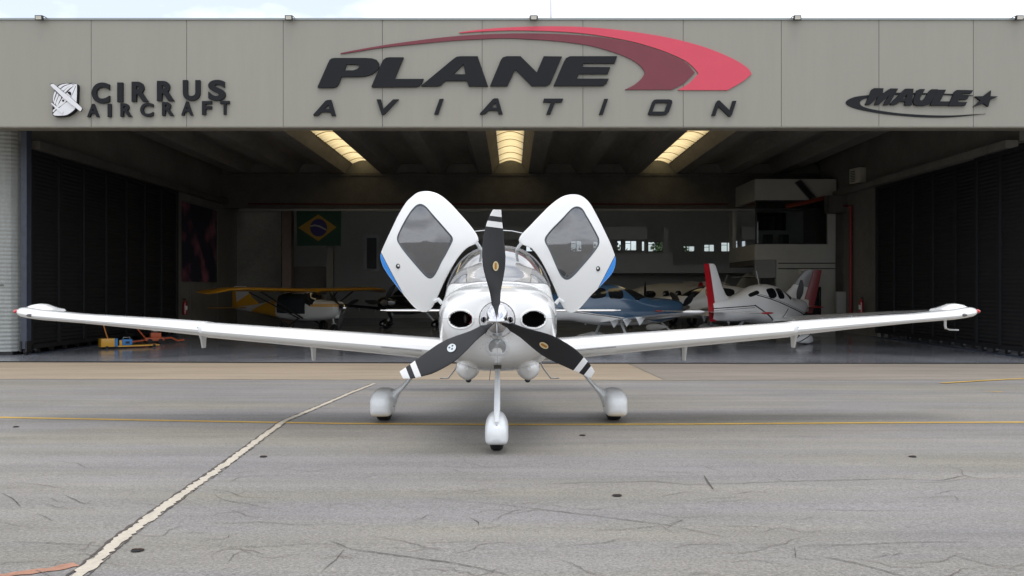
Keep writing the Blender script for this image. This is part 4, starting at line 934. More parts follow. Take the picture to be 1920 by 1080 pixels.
sign_part('letter', [e([(780,772),(812,684),(826,668),(850,665),(940,665),(960,672),(963,690),(936,762),(920,778),(896,783),(792,782)]), e([(838,690),(928,690),(904,756),(814,756)])], m_sign, s1)
sign_part('letter', [e([(1257,786),(1290,690),(1302,674),(1316,672),(1394,748),(1416,676),(1444,676),(1410,780),(1400,792),(1386,792),(1308,716),(1286,786)])], m_sign, s1)
# left sign
parent_loc = (W(300,0,FY).x, FY, W(0,185,FY).z)
s2 = thing('wall_sign', 'dark two-line lettering CIRRUS AIRCRAFT at the left of the facade', 'sign', parent_loc)
def c4(a, b, c_, d): return (a/4, 20+b/4, c_/4, 20+d/4)
for ch, bx in zip('CIRRUS', ((686,538,820,694),(878,538,920,684),(986,532,1112,682),(1176,526,1306,676),(1370,520,1500,674),(1560,518,1690,674))):
    letter(ch, *c4(*bx), s2, bold=.045 if ch != 'I' else .01)
for ch, bx in zip('AIRCRAFT', ((652,698,742,796),(806,697,832,796),(902,694,988,794),(1050,690,1148,794),(1214,684,1302,786),(1358,680,1446,784),(1514,677,1586,780),(1650,676,1720,778))):
    letter(ch, *c4(*bx), s2, bold=.035 if ch != 'I' else .01)
parent_loc = (W(125,0,FY).x, FY, W(0,187,FY).z)
s3 = thing('emblem', 'white shield-shaped aircraft emblem with dark edge, left of the two-line lettering', 'emblem', parent_loc)
def l12(p): return [(90+x/12, 140+y/12) for x, y in p]
plate = l12([(250,225),(330,200),(420,190),(580,188),(640,215),(660,245),(655,480),(645,640),(630,760),(560,840),(480,895),(380,930),(150,938),(105,890),(100,800),(105,600),(115,480),(140,370),(185,280)])
wing_o = l12([(35,215),(95,190),(120,200),(390,420),(500,500),(760,740),(775,775),(745,830),(720,822),(500,650),(340,520),(60,250)])
tail_o = l12([(65,650),(90,635),(200,720),(345,835),(320,885),(300,870),(180,770)])
sign_part('emblem_base', [smooth_poly(plate+[plate[0]], 4)[:-1]], m_sign, s3, FY-.13, .13)
sign_part('emblem_base', [wing_o], m_sign, s3, FY-.155, .022); 
def thin(name, p, m, lvl): return sign_part(name, [smooth_poly(l12(p)+[l12(p)[0]], 4)[:-1]], m, s3, FY-.13-.004*lvl, .003)
thin('emblem_field', [(430,200),(560,198),(625,215),(650,250),(640,620),(610,760),(540,830),(460,885),(370,915),(160,920),(118,880),(190,800),(330,680),(400,625),(440,600),(520,500),(600,330),(610,240)], m_signwhite, 1)
for p in ([(225,265),(300,225),(420,200),(560,200),(420,225),(330,262),(270,310)], [(285,325),(370,262),(480,222),(590,212),(480,262),(400,315),(345,360)], [(352,375),(430,300),(530,240),(610,225),(500,300),(430,360),(385,405)],
          [(150,372),(185,400),(150,500),(122,620),(112,560),(125,450)], [(200,420),(240,450),(195,560),(160,660),(130,630),(165,520)], [(250,465),(300,510),(245,620),(210,700),(172,665),(210,560)]): thin('emblem_stripe', p, m_signwhite, 1)
thin('emblem_fuselage', [(600,235),(612,262),(560,400),(510,490),(440,570),(330,670),(200,760),(120,840),(112,800),(210,705),(300,560),(340,500),(430,400),(520,310)], m_signwhite, 2)
thin('emblem_canopy', [(432,405),(460,378),(500,385),(522,415),(520,450),(500,468),(470,440)], m_sign, 3)
thin('emblem_dot', arc(340,585,24,24,0,345,12), m_sign, 3)
sign_part('emblem_wing', [[(125+(x-125)*.965, 187+(y-187)*.965) for x,y in wing_o]], m_signwhite, s3, FY-.162, .006)
sign_part('emblem_tailplane', [tail_o], m_signwhite, s3, FY-.146, .006)
# right sign
parent_loc = (W(1730,0,FY).x, FY, W(0,190,FY).z)
s4 = thing('wall_sign', 'dark slanted lettering MAULE with star and curved orbit, right end of the facade', 'sign', parent_loc)
def m6(p): return [(1580+x/6.4, 150+y/6.4) for x, y in p]
sign_part('letter', [m6([(275,290),(348,120),(362,104),(384,96),(492,98),(480,165),(548,115),(575,100),(668,102),(560,290),(548,298),(490,298),(560,185),(448,285),(436,296),(384,296),(430,190),(345,284),(330,294),(280,296)])], m_sign, s4)
sign_part('letter', [m6([(575,282),(735,118),(750,105),(780,102),(852,104),(830,302),(745,302),(752,258),(690,258),(650,290),(620,298),(578,298)]), m6([(775,170),(762,222),(722,222)])], m_sign, s4)
sign_part('letter', [m6([(895,122),(925,108),(990,108),(930,215),(930,238),(945,246),(968,238),(985,222),(1040,135),(1062,112),(1082,110),(1148,110),(1060,270),(1030,296),(975,308),(895,308),(860,292),(848,262),(855,220)])], m_sign, s4)
sign_part('letter', [m6([(1050,304),(1128,140),(1150,116),(1242,115),(1170,256),(1282,256),(1268,304)])], m_sign, s4)
sign_part('letter', [m6([(1272,308),(1345,140),(1372,118),(1568,122),(1545,160),(1430,160),(1420,184),(1520,186),(1495,232),(1396,232),(1384,262),(1494,264),(1470,308)])], m_sign, s4)
sign_part('star', [m6([(1590,195),(1690,193),(1782,122),(1776,193),(1866,196),(1772,240),(1750,318),(1695,280),(1572,318),(1655,245)])], m_sign, s4)
oo = smooth_poly([(1715,402),(1560,422),(1300,446),(1000,448),(700,428),(450,400),(220,358),(90,318),(40,278),(60,240),(140,205),(240,188),(330,180)])
oi = smooth_poly([(318,212),(262,226),(215,255),(210,285),(240,315),(330,345),(480,372),(700,400),(1000,420),(1300,425),(1560,412),(1715,405)])
sign_part('orbit', [m6(oo+oi)], m_sign, s4, FY-.02, .02)
sign_part('orbit_return', [m6([(400,152),(700,152),(1000,156),(1320,166),(1565,185),(1565,192),(1320,184),(1000,174),(600,180),(420,178)])], m_sign, s4, FY-.02, .02)

# ---------------------------------------------------------------- things in the hangar
# flag
fy = 42.0; a, b = W(556,394,fy), W(640,461,fy); parent_loc = tuple((a+b)/2)
fl = thing('flag', 'green flag with yellow diamond and dark blue disc hanging from the cross beam', 'flag', parent_loc)
def fl_mesh(name, poly, m, lift, par):
    V, F = flat_shape([wpoly(poly, fy)], .004); V = [(v[0]-parent_loc[0], v[1]-lift, v[2]-parent_loc[2]) for v in V]; return mk(name, V, F, m, par)
g = fl_mesh('cloth', [(556,394),(640,394),(639,461),(557,461)], mat('flag_green', (.003,.032,.020), .8), 0, fl)
fl_mesh('diamond', [(559,427),(597,402),(631,426),(597,452)], mat('flag_yellow', (.21,.13,.015), .8), .006, g)
fl_mesh('disc', arc(597.5,427,16,16.5,0,350,24), mat('flag_blue', (.01,.01,.08), .8), .012, g)
fl_mesh('band', [(582,423),(590,421),(600,423),(612.5,430),(612,432.5),(599,426),(590,424),(582,425.5)], mat('flag_white', (.2,.2,.2), .8), .018, g)
# banner on the left side wall
YP0, YP1 = 36.9, 41.2
def poster_mat():
    m, t, b = newmat('banner_print'); n = t.nodes.new('ShaderNodeTexNoise'); n.inputs['Scale'].default_value = .9; n.inputs['Detail'].default_value = 2; g = t.nodes.new('ShaderNodeTexCoord'); t.links.new(g.outputs['Object'], n.inputs['Vector'])
    r = t.nodes.new('ShaderNodeValToRGB'); E = r.color_ramp.elements; E[0].position=.5; E[0].color=(.012,.012,.03,1); E[1].position=.72; E[1].color=(.30,.10,.14,1); t.links.new(n.outputs[0], r.inputs[0]); t.links.new(r.outputs[0], b.inputs['Base Color']); return m
t = thing('banner', 'tall dark printed banner on the left side wall', 'banner', (XL, (YP0+YP1)/2, 3.4))
MB().box((-.004,-2.15,-1.60),(.02,2.15,1.75)).build('print', poster_mat(), t); MB().box((.021,-2.2,1.755),(.05,2.2,1.80)).build('rail', m_metal, t)
def extinguisher(label, loc, rz, sc=1):
    t = thing('fire_extinguisher', label, 'fire extinguisher', loc, rz); t.scale = (sc,)*3
    mb = MB(); rings = []
    for z, r_ in ((0,.07),(.02,.085),(.45,.085),(.52,.065),(.56,.03),(.60,.025)): rings.append([(r_*math.cos(2*math.pi*k/20), r_*math.sin(2*math.pi*k/20), z) for k in range(20)])
    mb.loft(rings).build('cylinder', m_extw, t, True); MB().box((-.02,-.02,.60),(.02,.10,.63)).box((-.015,-.02,.64),(.015,.12,.655)).build('valve', m_black, t)
    MB().tube([(.03,0,.60),(.10,0,.55),(.11,.0,.30),(.10,0,.12)], .014, 8).build('hose', m_black, t, True)
    MB().box((-.05,-.088,.2),(.05,-.083,.36)).build('label_plate', mat('pale_label', (.6,.6,.55), .5), t)
p = W(346,590,37.2); extinguisher('red fire extinguisher hanging on the left side wall under the banner', (XL+.1, 37.0, W(0,588,37.0).z-.05), R(60), 1.05)
p = FL(1620,603); extinguisher('red fire extinguisher standing by the right wall next to the red pipe', (XR-.25, 35.4, W(0,588,35.4).z-.05), R(-60), 1.1)
# wall units
def ac(label, x, y, z, w_, h_, d, rz=0, dark=True):
    t = thing('air_conditioner', label, 'air conditioner', (x,y,z), rz); c_ = MB().box((-w_/2,-d,0),(w_/2,0,h_)).build('casing', mat('cream_casing', (.50,.47,.38), .5), t); bevel(c_, .015)
    mb = MB()
    for k in range(7): mb.box((-w_*.40,-d-.006,h_*(.12+.11*k)),(w_*.05,-d+.002,h_*(.17+.11*k)))
    mb.build('grille', m_black, t)
ac('cream air conditioner box on the white wall under the raised office', W(1506,0,YO).x, YO+.04, W(0,531,YO).z, .45, .62, .3)
ac('pale air conditioner box high on the right side wall beam', XR+.1, 36.2, W(0,343,36).z, .7, .62, .35, R(-75))
p = W(1577,0,38.9)
t = thing('electrical_cabinet', 'grey electrical cabinet on the pilaster beside the red pipe', 'cabinet', (XR-.16, 37.9, W(0,588,37.9).z)); c_ = MB().box((-.22,-.16,0),(.22,.0,.95)).build('casing', mat('grey_cabinet', (.30,.30,.28), .5), t); bevel(c_,.012); MB().box((-.19,-.168,.04),(.19,-.162,.91)).build('door', mat('grey_cabinet_door', (.33,.33,.31), .45), t)
t = thing('television', 'black flat television on the wall inside the raised office', 'television', (W(1447,0,42.6).x, 42.9, W(0,415,42.6).z)); c_ = MB().box((-.75,-.06,-.42),(.75,0,.42)).build('screen', m_tint, t); MB().box((-.2,.0,-.1),(.2,.14,.1)).build('mount', m_black, t)
for k,(px, lb) in enumerate(((1440,'dark office chair in the raised office, left of the table'),(1470,'dark office chair in the raised office, beside the pale monitor'))):
    q = W(px,0,41.2); t = thing('office_chair', lb, 'chair', (q.x, 41.2, z0_+.11)); bk = MB().box((-.24,.0,.55),(.24,.06,1.15)).build('backrest', m_black, t); bevel(bk,.02); MB().box((-.24,-.45,.44),(.24,-.01,.52)).build('seat', m_black, t); MB().tube([(0,-.2,.08),(0,-.2,.44)], .03, 8).build('column', m_metal, t)
    for j in range(5): a = 2*math.pi*j/5; MB().tube([(0,-.2,.08),(.28*math.cos(a),-.2+.28*math.sin(a),.04)], .02, 6).build('foot', m_black, t)
# orange jib crane with hose
t = thing('jib_crane', 'orange jib arm with coiled dark hose in front of the raised office', 'crane', (XR-.6, 38.4, W(0,385,38.4).z))
def jl(px, py, y=38.6): v = W(px, py, y); return (v.x-t.location.x, v.y-t.location.y, v.z-t.location.z)
MB().tube([jl(1474,387), jl(1510,380), jl(1550,370)], .085, 4).build('arm', mat('orange_crane_paint', (.22,.04,.02), .5), t)
mb = MB(); pts = []
for i in range(170):
    u = i/169; c_ = Vector(jl(1496+28*u, 340+32*u)); a = u*2*math.pi*14; pts.append(c_+Vector((.13*math.cos(a), .13*math.sin(a), .06*math.cos(a))))
mb.tube(pts, .022, 5).build('coiled_hose', m_black, t, True)
MB().tube([jl(1552,369), jl(1556,375,38.8), jl(1558,420,38.9)], .05, 8).build('bracket', m_black, t)
# yellow tow cart with gear and the orange tug behind it
cp = FL(197, 654); t = thing('towing_cart', 'low yellow flat towing cart with tall handle and blue cases by the left doors', 'cart', (cp.x, cp.y, FZ), R(38)); t.scale = (.55,)*3
MB().box((-.30,-.42,.12),(.42,.30,.60)).build('battery_box', m_yellow, t); bevel(t.children[0], .015)
MB().box((.425,-.35,.13),(.60,.28,.58)).build('side_panel', m_bluebox, t)
MB().box((.605,-.40,.10),(2.9,.35,.17)).build('flatbed', m_yellow, t)
MB().tube([(.1,-.2,.6),(-.08,-.35,1.05),(-.22,-.45,1.5),(-.36,-.45,1.55)], .035, 8).build('handle', mat('orange_handle', (.55,.22,.05), .5), t, True)
for x, y in ((0,-.43),(0,.30),(2.6,-.42),(2.6,.33)):
    mb = MB().tube([(x,y-.03,.09),(x,y+.04,.09)], .09, 14); mb.build('wheel', m_rubber, t, True)
ct = t
q = Matrix.Rotation(R(38),4,'Z')
def oncart(x, y, z): v = q @ Vector((x*.55,y*.55,0)); return (cp.x+v.x, cp.y+v.y, FZ+z*.55)
t = thing('tool_case', 'blue tool case standing on the yellow towing cart', 'case', oncart(1.15,-.05,.17), R(38)); t.scale = (.62,)*3; b_ = MB().box((-.24,-.20,0),(.24,.20,.30)).build('shell', m_bluebox, t); bevel(b_,.03); MB().tube([(-.18,0,.28),(-.16,0,.40),(.16,0,.40),(.18,0,.28)], .015, 6).build('handle', mat('pale_handle', (.5,.5,.45), .5), t, True); MB().box((-.10,-.206,.09),(.10,-.202,.2)).build('latch', m_black, t)
t = thing('jerry_can', 'small yellow canister between the blue cases on the towing cart', 'canister', oncart(.80,-.12,.17), R(38)); t.scale = (.55,)*3; b_ = MB().box((-.08,-.1,0),(.08,.1,.30)).build('body', m_yellow, t); bevel(b_,.02); MB().tube([(0,0,.3),(0,0,.34)], .03, 10).build('cap', m_black, t)
cp2 = FL(290, 643); t = thing('aircraft_tug', 'low orange aircraft tug with raised tow bar behind the yellow cart', 'tug', (cp2.x+.1, cp2.y-.3, FZ), R(30)); t.scale = (.62,)*3
b_ = MB().box((-.5,-.35,.16),(.5,.35,.34)).box((-.2,-.25,.341),(.35,.25,.60)).build('chassis', m_orange, t); bevel(b_,.02)
MB().tube([(.5,0,.25),(.9,0,.30),(1.25,0,.12),(1.6,0,.16)], .05, 8).build('front_fork', m_orange, t, True)
MB().tube([(-.45,0,.3),(-.9,0,.9),(-1.15,0,1.35)], .04, 8).build('tow_bar', m_orange, t, True)
MB().tube([(-1.35,-.1,.10),(-.5,-.1,.2)], .05, 8).build('rear_beam', m_orange, t, True)
b_ = MB().ell((.05,0,.72),(.20,.17,.16)).build('engine', m_metal, t, True)
for x, y in ((-.25,-.38),(-.25,.33),(.3,-.38),(.3,.33)): MB().tube([(x,y,.14),(x,y+.06,.14)], .14, 16).build('wheel', m_rubber, t, True)

# ---------------------------------------------------------------- trees beyond the rear windows
def tree(name, label, x, y, h, r_):
    t = thing(name, label, 'tree', (x, y, FZ-.05), 0, 'trees seen through the rear windows')
    MB().tube([(0,0,0),(.1,0,h*.3),(0,.1,h*.55),(.1,0,h*.8)], [.25,.2,.14,.05], 8).tube([(.05,0,h*.4),(.9,.2,h*.62),(1.5,.3,h*.75)], [.12,.08,.03], 6).tube([(.05,0,h*.42),(-.8,.3,h*.62),(-1.4,-.2,h*.8)], [.12,.08,.03], 6).build('trunk', mat('bark', (.09,.07,.05), .9, var=.3, scale=6), t, True)
    mb = MB(); cl_ = [(random.gauss(0,r_*.5), random.gauss(0,r_*.5), h*.62+random.gauss(0,h*.17)) for _ in range(16)]
    for c_ in cl_:
        for _ in range(170):
            p = Vector(c_)+Vector((random.gauss(0,.42), random.gauss(0,.42), random.gauss(0,.36)))*r_*.5; a = Vector((random.gauss(0,1),random.gauss(0,1),random.gauss(0,1))).normalized()*.16; b = a.cross(Vector((random.gauss(0,1),random.gauss(0,1),random.gauss(0,1)))).normalized()*.09
            mb.add([p-a, p+b, p+a, p-b], [(0,1,2,3)])
    mb.build('crown', mat('leaves', (.07,.11,.035), .6, var=.45, scale=2), t)
tree('broadleaf_tree', 'leafy tree seen through the window gap beside the white cabin roof', 2.6, 64, 6.6, 1.9)
tree('broadleaf_tree', 'round leafy tree seen through the windows right of the raised right door', 11.0, 63, 6.0, 1.9)
tree('broadleaf_tree', 'taller leafy tree behind the middle rear windows', 8.0, 74, 7.0, 1.7)
tree('broadleaf_tree', 'leafy tree seen through the farthest right rear window', 15.2, 78, 5.6, 1.7)
# ================================================================ aircraft inside the hangar
m_dkblade = mat('black_blade', (.012,.012,.014), .5)
def parked(name, label, px_nose, Yn, az, mats, tail_mats, prop=True, blade_ang=20):
    """az: heading of the nose measured from +Y towards +X (degrees)"""
    a = R(az); hx, hy = math.sin(a), math.cos(a)
    t = thing(name, label, 'aircraft', ((px_nose-960)/FPX*Yn, Yn, FZ), math.atan2(hx, -hy) if True else 0)
    V, Q, i0, i1, nco, nr = fuselage_grid(False)
    isw = lambda q: i0 <= q[1] < i1 and q[2] < AW
    side = lambda q: q[1] > i1 and R(33) < q[2] < R(64) and (2.50 < q[3].y < 3.08 or 3.18 < q[3].y < 3.80)
    V2, F2 = split(V, Q, lambda q: not isw(q)); mk('fuselage', V2, F2, mats[0], t, True, 40)
    V2, F2 = split(V, Q, isw); mk('windshield', V2, F2, m_tint, t, True, 60)
    for s in (-1,1):
        for yc, ac, ry, ra, nm in ((2.78,R(54),.27,R(17),'door_window'),(3.42,R(52),.29,R(16),'side_window'),(4.42,R(38),.33,R(9),'rear_window')):
            rg = []
            for k_ in (1,.66,.33):
                rg.append([fus_pt(yc+ry*k_*spow(math.cos(b),.55), ac+ra*k_*spow(math.sin(b),.55)+(yc+ry*k_*math.cos(b)-yc)*.12, s, -.006) for b in [2*math.pi*k/28 for k in range(28)]])
            mb = MB().loft(rg, False); mb.add(rg[-1], [tuple(range(28))]); mb.build(nm, m_tint, t, True, 60)
    for s in (-1,1):
        mb = MB(); wing_loft(mb, [(s*x, b, c, d, e_, f) for x, b, c, d, e_, f in ((.3,1.95,.80,1.38,.21,.05),(2.4,2.1,.966,1.12,.18,.04),(4.2,2.2,1.108,.93,.138,.02),(5.5,2.35,1.205,.72,.104,0),(5.72,2.5,1.24,.45,.07,0),(5.80,2.7,1.25,.2,.02,0))])
        wg = mb.build('wing', mats[1], t, True, 32)
        MB().ell((s*5.72,2.78,1.245),(.10,.36,.05),14,8).build('wing_tip', mats[2], wg, True)
        for xh in (1.2, 2.17, 3.1):
            z_ = .86+(xh-1.2)*.085; MB().add([(s*xh-.02,2.95,z_),(s*xh+.02,2.95,z_),(s*xh+.02,3.3,z_),(s*xh-.02,3.3,z_),(s*xh-.01,3.16,z_-.26),(s*xh+.01,3.16,z_-.26)], [(0,1,2,3),(0,4,5,1),(3,2,5,4),(0,3,4),(1,5,2)]).build('flap_bracket', m_white_leg, wg)
        cx = s*1.405; mb = MB().loft(pant([(2.28,.01,.17,.14,2),(2.33,.11,.27,.05,2.8),(2.56,.135,.36,.03,3.2),(2.8,.135,.36,.03,3.2),(3.3,.08,.26,.08,2.3),(3.56,.01,.16,.14,2)], cx)); fp = mb.build('wheel_fairing', mats[3], t, True, 50)
        tyre(fp, cx, 2.72, .19, .19, .15)
        MB().tube([(s*.8,2.72,.78),(s*1.1,2.72,.48),(s*1.28,2.72,.30)], [.05,.045,.05], 8).build('main_leg', m_white_leg, t, True)
    mb = MB(); wing_loft(mb, [(x_, 6.30+abs(x_)*.12, 1.157, .80-abs(x_)*.16, .055, 0) for x_ in (-1.75,-.05,.05,1.75)]); st = mb.build('horizontal_stabilizer', mats[1], t, True)
    for s in (-1,1): MB().ell((s*1.84, 6.78, 1.157),(.14,.32,.035),14,8).build('stabilizer_tip', tail_mats[2], st, True)
    fin = [(1.25,4.7,0,2.0,.11,0),(1.50,5.15,0,1.52,.10,0),(1.58,5.55,0,1.16,.09,0),(1.70,5.82,0,.92,.085,0),(1.95,6.05,0,.76,.07,0),(2.4,6.36,0,.60,.05,0),(2.62,6.52,0,.48,.035,0),(2.68,6.66,0,.34,.02,0)]
    mb = MB(); wing_loft(mb, fin, True); mb.build('fin', tail_mats[0], t, True)
    mb = MB(); wing_loft(mb, [(.86,6.42,0,.50,.07,0),(1.6,6.62,0,.46,.07,0),(2.2,6.80,0,.40,.06,0),(2.67,6.95,0,.34,.03,0)], True); mb.build('rudder', tail_mats[1], t, True)
    mb = MB().loft(pant([(.02,.01,.22,.20,2),(.06,.075,.30,.12,2.5),(.22,.108,.38,.09,2.8),(.55,.104,.37,.10,2.6),(.97,.012,.26,.22,2)], 0)); fp = mb.build('wheel_fairing', mats[3], t, True, 50); tyre(fp, 0, .36, .165, .165, .12)
    MB().tube([(0,.9,.80),(0,.36,.34)], .03, 8).build('nose_leg', m_white_leg, t, True)
    spinner(MB()).build('spinner', m_metal, t, True, 50)
    for k in range(3): blade_mesh(MB()).build('propeller_blade', m_dkblade, t, True, 60, loc=(0,0,1.238), rot=(0,R(blade_ang+120*k),0))
    MB().tube([(0,3.3,2.03),(.03,3.45,2.50)], .008, 5).build('antenna', m_white_leg, t, True)
    return t
K = (.015,.016,.02)
m_rp = paint_lines('white_paint_black_lines', WHITE, [(0,.03,1,1.455,1.485,K,(0,1,0,4.6,7.3)),(0,.03,1,1.40,1.415,K,(0,1,0,4.6,7.3)),(0,-.42,1,-.61,-.56,K,(0,1,0,3.3,4.6)),(0,-.20,1,.80,.835,K,(0,1,0,.3,4.3)),(0,-.20,1,.87,.885,K,(0,1,0,.3,4.3)),(0,.75,1,2.9,2.95,K,(0,1,0,2.3,3.0))], .25, .6)
m_redfin = paint_lines('red_rudder_paint', (.42,.012,.02), [(0,1.2,1,9.2,9.24,K)], .3, .5)
m_wheelp = paint_lines('white_fairing_black_line', WHITE, [(0,.25,1,.95,.98,K)], .25, .5)
t = parked('light_aircraft', 'white light aircraft with bright red rudder and black curved lines, tail nearest the camera', 1494, 32.9, 40, (m_rp, m_white, m_red, m_wheelp), (m_white, m_redfin, m_red), blade_ang=-10)
m_bl = paint_lines('blue_over_white_paint', WHITE, [(0,-.13,1,.60,9,(.045,.105,.19)),(0,-.13,1,.55,.57,K),(0,-.17,1,.45,.46,K)], .22, .8)
t = parked('light_aircraft', 'blue and white light aircraft seen from the side behind the right wing', 1278, 31.0, 72, (m_bl, m_white, m_white, m_white), (m_white, m_white, m_white), blade_ang=60)
m_gw = mat('white_paint_dull', (.60,.60,.58), .3, coat=.4)
m_gf = paint_lines('white_fin_grey_top', (.62,.62,.60), [(0,.25,1,3.62,9,(.20,.20,.21))], .3, .4)
t = parked('light_aircraft', 'white aircraft whose grey-topped tail with dark red rudder shows before the white office wall', 1210, 38.0, -80, (m_gw, m_gw, m_red, m_white_leg), (m_gf, mat('dark_red_rudder', (.20,.015,.02), .35), m_red), blade_ang=15)
m_blk = mat('black_aircraft_paint', (.010,.010,.012), .2, coat=.8); 
t = parked('light_aircraft', 'black low-wing aircraft barely visible in the dark beyond the yellow wings', 720, 40.5, 200, (m_blk, m_blk, m_metal, m_blk), (m_blk, m_blk, m_blk), blade_ang=35)
# ---- yellow and white high-wing aircraft
a = R(125); hx, hy = math.sin(a), math.cos(a)
hw = thing('high_wing_aircraft', 'yellow and white high-wing aircraft with braced wings at the left of the hangar', 'aircraft', (W(642,0,36.9).x, 36.9, FZ), math.atan2(hx, -hy))
m_ylw = mat('yellow_wing_paint', (.50,.24,.012), .3, coat=.5, var=.06)
m_mf = paint_lines('white_fuselage_yellow_trim', (.55,.55,.54), [(0,0,1,1.13,1.19,(.60,.30,.015),(0,1,0,.1,1.5)),(0,0,1,1.21,1.25,(.60,.30,.015),(0,1,0,.1,1.5)),(0,.36,1,-9,2.92,(.60,.30,.015),(0,1,0,3.7,8))], .3, .5)
FT = [(.12,.14,1.26,.92,1.08,2,2),(.2,.36,1.34,.74,1.06,2.4,2.3),(.5,.42,1.36,.62,1.0,2.8,2.6),(1.35,.46,1.42,.52,.95,3.2,3),(1.75,.50,1.74,.50,.95,3.6,3),(2.1,.52,1.78,.50,.95,3.8,3),(3.3,.50,1.74,.52,.95,3.4,3),(4.2,.34,1.40,.64,.98,2.6,2.4),(5.5,.20,1.18,.78,.98,2.2,2.2),(6.8,.08,1.06,.90,.98,2,2),(7.0,.03,1.02,.94,.98,2,2)]
SAVE = FUS; FUS = FT
rings = []; ysr = [.12,.15,.2,.3,.5,.8,1.1,1.34,1.45,1.55,1.65,1.75,1.9,2.1,2.4,2.7,3.0,3.3,3.6,3.9,4.2,4.8,5.5,6.2,6.8,7.0]
cols = [(R(x),1) for x in range(0,181,10)]+[(R(x),-1) for x in range(170,0,-10)]
V = [fus_pt(y, c[0], c[1]) for y in ysr for c in cols]; nc_ = len(cols); Q = []
for j in range(len(ysr)-1):
    for k in range(nc_):
        k2 = (k+1)%nc_; q = (j*nc_+k, j*nc_+k2, (j+1)*nc_+k2, (j+1)*nc_+k); Q.append((q, j, 0, (V[q[0]]+V[q[1]]+V[q[2]]+V[q[3]])/4))
FUS = SAVE
wd_ = lambda q: (1.36 < q[3].y < 1.75 and q[3].z > 1.20) ; sw_ = lambda q: (1.78 < q[3].y < 3.5 and .80-(q[3].y-1.8)*.0 < q[3].z < 1.68 and abs(q[3].x) > .3)
V2,F2 = split(V,Q,lambda q: not (wd_(q) or sw_(q))); mk('fuselage', V2, F2, m_mf, hw, True, 40)
V2,F2 = split(V,Q,wd_); mk('windshield', V2, F2, m_tint, hw, True, 40)
for s in (-1,1): V2,F2 = split(V,Q,lambda q: sw_(q) and q[3].x*s>0); mk('cabin_door', V2, F2, mat('dark_door', (.02,.025,.03), .2, coat=.5), hw, True, 40)
for s in (-1,1):
    mb = MB(); wing_loft(mb, [(s*x, b, c, d, e_, f) for x, b, c, d, e_, f in ((.30,1.62,1.80,1.6,.20,.02),(3.6,1.62,1.86,1.6,.19,.02),(4.3,1.66,1.85,1.55,.16,.0),(4.65,1.85,1.78,1.35,.10,-.05),(4.85,2.3,1.70,.9,.03,-.08))]); wg = mb.build('wing', m_ylw, hw, True, 32)
    MB().tube([(s*.48,1.9,.62),(s*2.6,2.0,1.76)], .035, 6).build('wing_strut', m_black, hw, True); MB().tube([(s*.48,2.1,.60),(s*2.5,2.9,1.74)], .03, 6).build('wing_strut', m_black, hw, True)
    MB().tube([(s*.40,2.3,.58),(s*1.05,2.35,.22)], .04, 6).build('main_leg', m_black, hw, True); tyre(hw, s*1.12, 2.35, .24, .24, .16)
mb = MB(); wing_loft(mb, [(-1.55,6.5,1.02,.55,.04,0),(-1.4,6.3,1.02,.75,.05,0),(0,6.0,1.02,1.0,.06,0),(1.4,6.3,1.02,.75,.05,0),(1.55,6.5,1.02,.55,.04,0)]); mb.build('horizontal_stabilizer', m_ylw, hw, True)
m_ff = paint_lines('white_fin_yellow_base', (.55,.55,.54), [(0,.42,1,-9,4.18,(.60,.30,.015))], .3, .5)
mb = MB(); wing_loft(mb, [(.95,4.9,0,2.2,.06,0),(1.25,5.4,0,1.75,.06,0),(1.5,5.85,0,1.35,.055,0),(1.85,6.1,0,1.05,.05,0),(2.0,6.25,0,.85,.03,0)], True); mb.build('fin', m_ff, hw, True)
mb = MB(); wing_loft(mb, [(1.0,6.9,0,.35,.04,0),(1.9,7.0,0,.25,.03,0)], True); mb.build('rudder', m_ylw, hw, True)
mb = MB(); rings = []
for i in range(10): t_ = i/9; r_ = .16*max(1-t_**2,0)**.5+.003; rings.append([(r_*math.cos(2*math.pi*k/20), .12-.38*t_, 1.08+r_*math.sin(2*math.pi*k/20)) for k in range(20)])
mb.loft(rings).build('spinner', m_chrome, hw, True)
for k in range(3): ob = blade_mesh(MB()).build('propeller_blade', m_dkblade, hw, True, 60, loc=(0,0,1.08), rot=(0,R(120*k+72),0))
MB().tube([(0,.55,.62),(0,.5,.30)], .035, 8).build('nose_leg', m_white_leg, hw, True); MB().tube([(-.1,.5,.40),(.1,.5,.40),(.1,.46,.2)], .022, 6).build('nose_fork', m_white_leg, hw, True); tyre(hw, 0, .48, .2, .2, .12)
MB().ell((0,.3,.72),(.13,.22,.10)).build('exhaust_cowl', m_white_leg, hw, True)
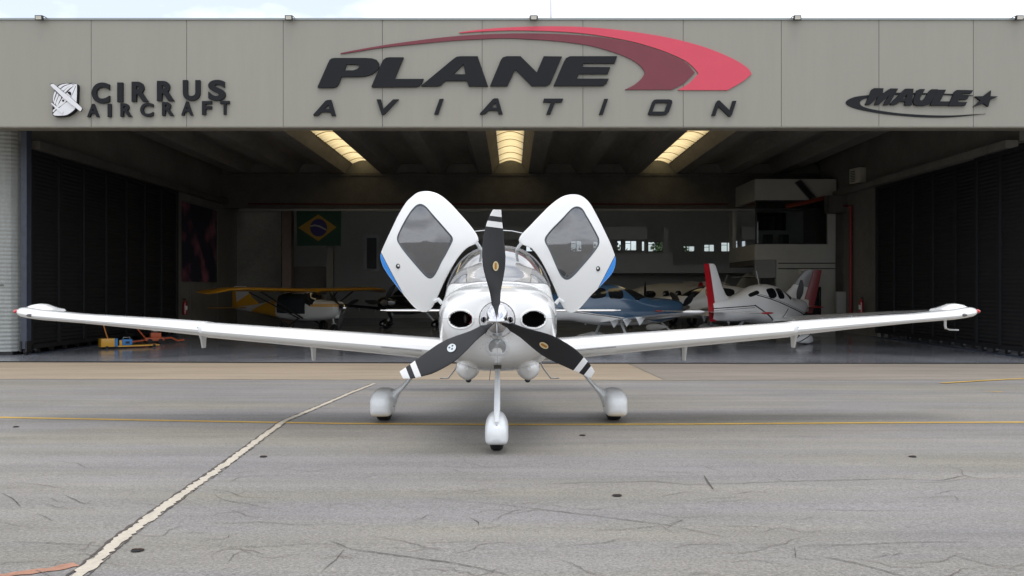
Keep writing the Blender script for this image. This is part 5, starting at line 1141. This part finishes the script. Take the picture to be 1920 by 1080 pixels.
# ---- cream business aircraft far back
a = R(-108); hx, hy = math.sin(a), math.cos(a)
cj = thing('business_aircraft', 'cream cabin aircraft with oval windows and red engine cover at the back of the hangar', 'aircraft', (W(1150,0,44.5).x, 44.5, FZ), math.atan2(hx,-hy))
m_cream = mat('cream_aircraft_paint', (.50,.45,.34), .3, coat=.5)
def lathe_body(tab, m, nm):
    rings = []
    for y_, r_, z_ in tab: rings.append([(r_*math.cos(2*math.pi*k/28), y_, z_+r_*math.sin(2*math.pi*k/28)) for k in range(28)])
    return MB().loft(rings).build(nm, m, cj, True, 50)
lathe_body([(0,.05,1.15),(.4,.3,1.2),(1.0,.52,1.3),(1.8,.68,1.38),(2.6,.75,1.42),(4.0,.75,1.42),(5.0,.65,1.40),(6.2,.45,1.42),(7.6,.22,1.5),(8.6,.06,1.55)], m_cream, 'fuselage')
for s in (-1,1):
    for y_, w_ in ((1.7,.34),(2.6,.20),(3.3,.18),(4.0,.16)): MB().ell((s*.70, y_, 1.60), (.08, w_, .20), 16, 8).build('cabin_window', m_tint, cj, True)
    mb = MB(); wing_loft(mb, [(s*x, b, c, d, e_, 0) for x,b,c,d,e_ in ((.4,3.0,1.0,1.8,.2),(5.2,3.5,1.25,1.0,.12),(5.4,3.6,1.27,.6,.03))]); mb.build('wing', m_cream, cj, True, 32)
    mb = MB(); rings = []
    for y_, r_ in ((4.4,.22),(4.5,.29),(5.0,.33),(5.7,.28),(6.0,.18)): rings.append([(s*1.0+r_*math.cos(2*math.pi*k/24), y_, 1.95+r_*math.sin(2*math.pi*k/24)) for k in range(24)])
    en = mb.loft(rings).build('engine', m_cream, cj, True, 50); MB().ell((s*1.0,4.42,1.95),(.27,.10,.27),20,8).build('engine_cover', m_red, en, True)
    tyre(cj, s*1.0, 3.9, .26, .26, .2); MB().tube([(s*.9,3.9,1.0),(s*1.0,3.9,.3)], .05, 8).build('main_leg', m_metal, cj, True)
mb = MB(); wing_loft(mb, [(1.4,6.6,0,1.9,.12,0),(2.6,7.6,0,1.1,.07,0),(2.7,7.8,0,.8,.03,0)], True); mb.build('fin', m_cream, cj, True)
mb = MB(); wing_loft(mb, [(-1.9,8.0,2.5,.5,.04,0),(0,7.5,2.5,.9,.07,0),(1.9,8.0,2.5,.5,.04,0)]); mb.build('horizontal_stabilizer', m_cream, cj, True)
tyre(cj, 0, .9, .2, .2, .14); MB().tube([(0,.9,.9),(0,.9,.25)], .04, 8).build('nose_leg', m_metal, cj, True)
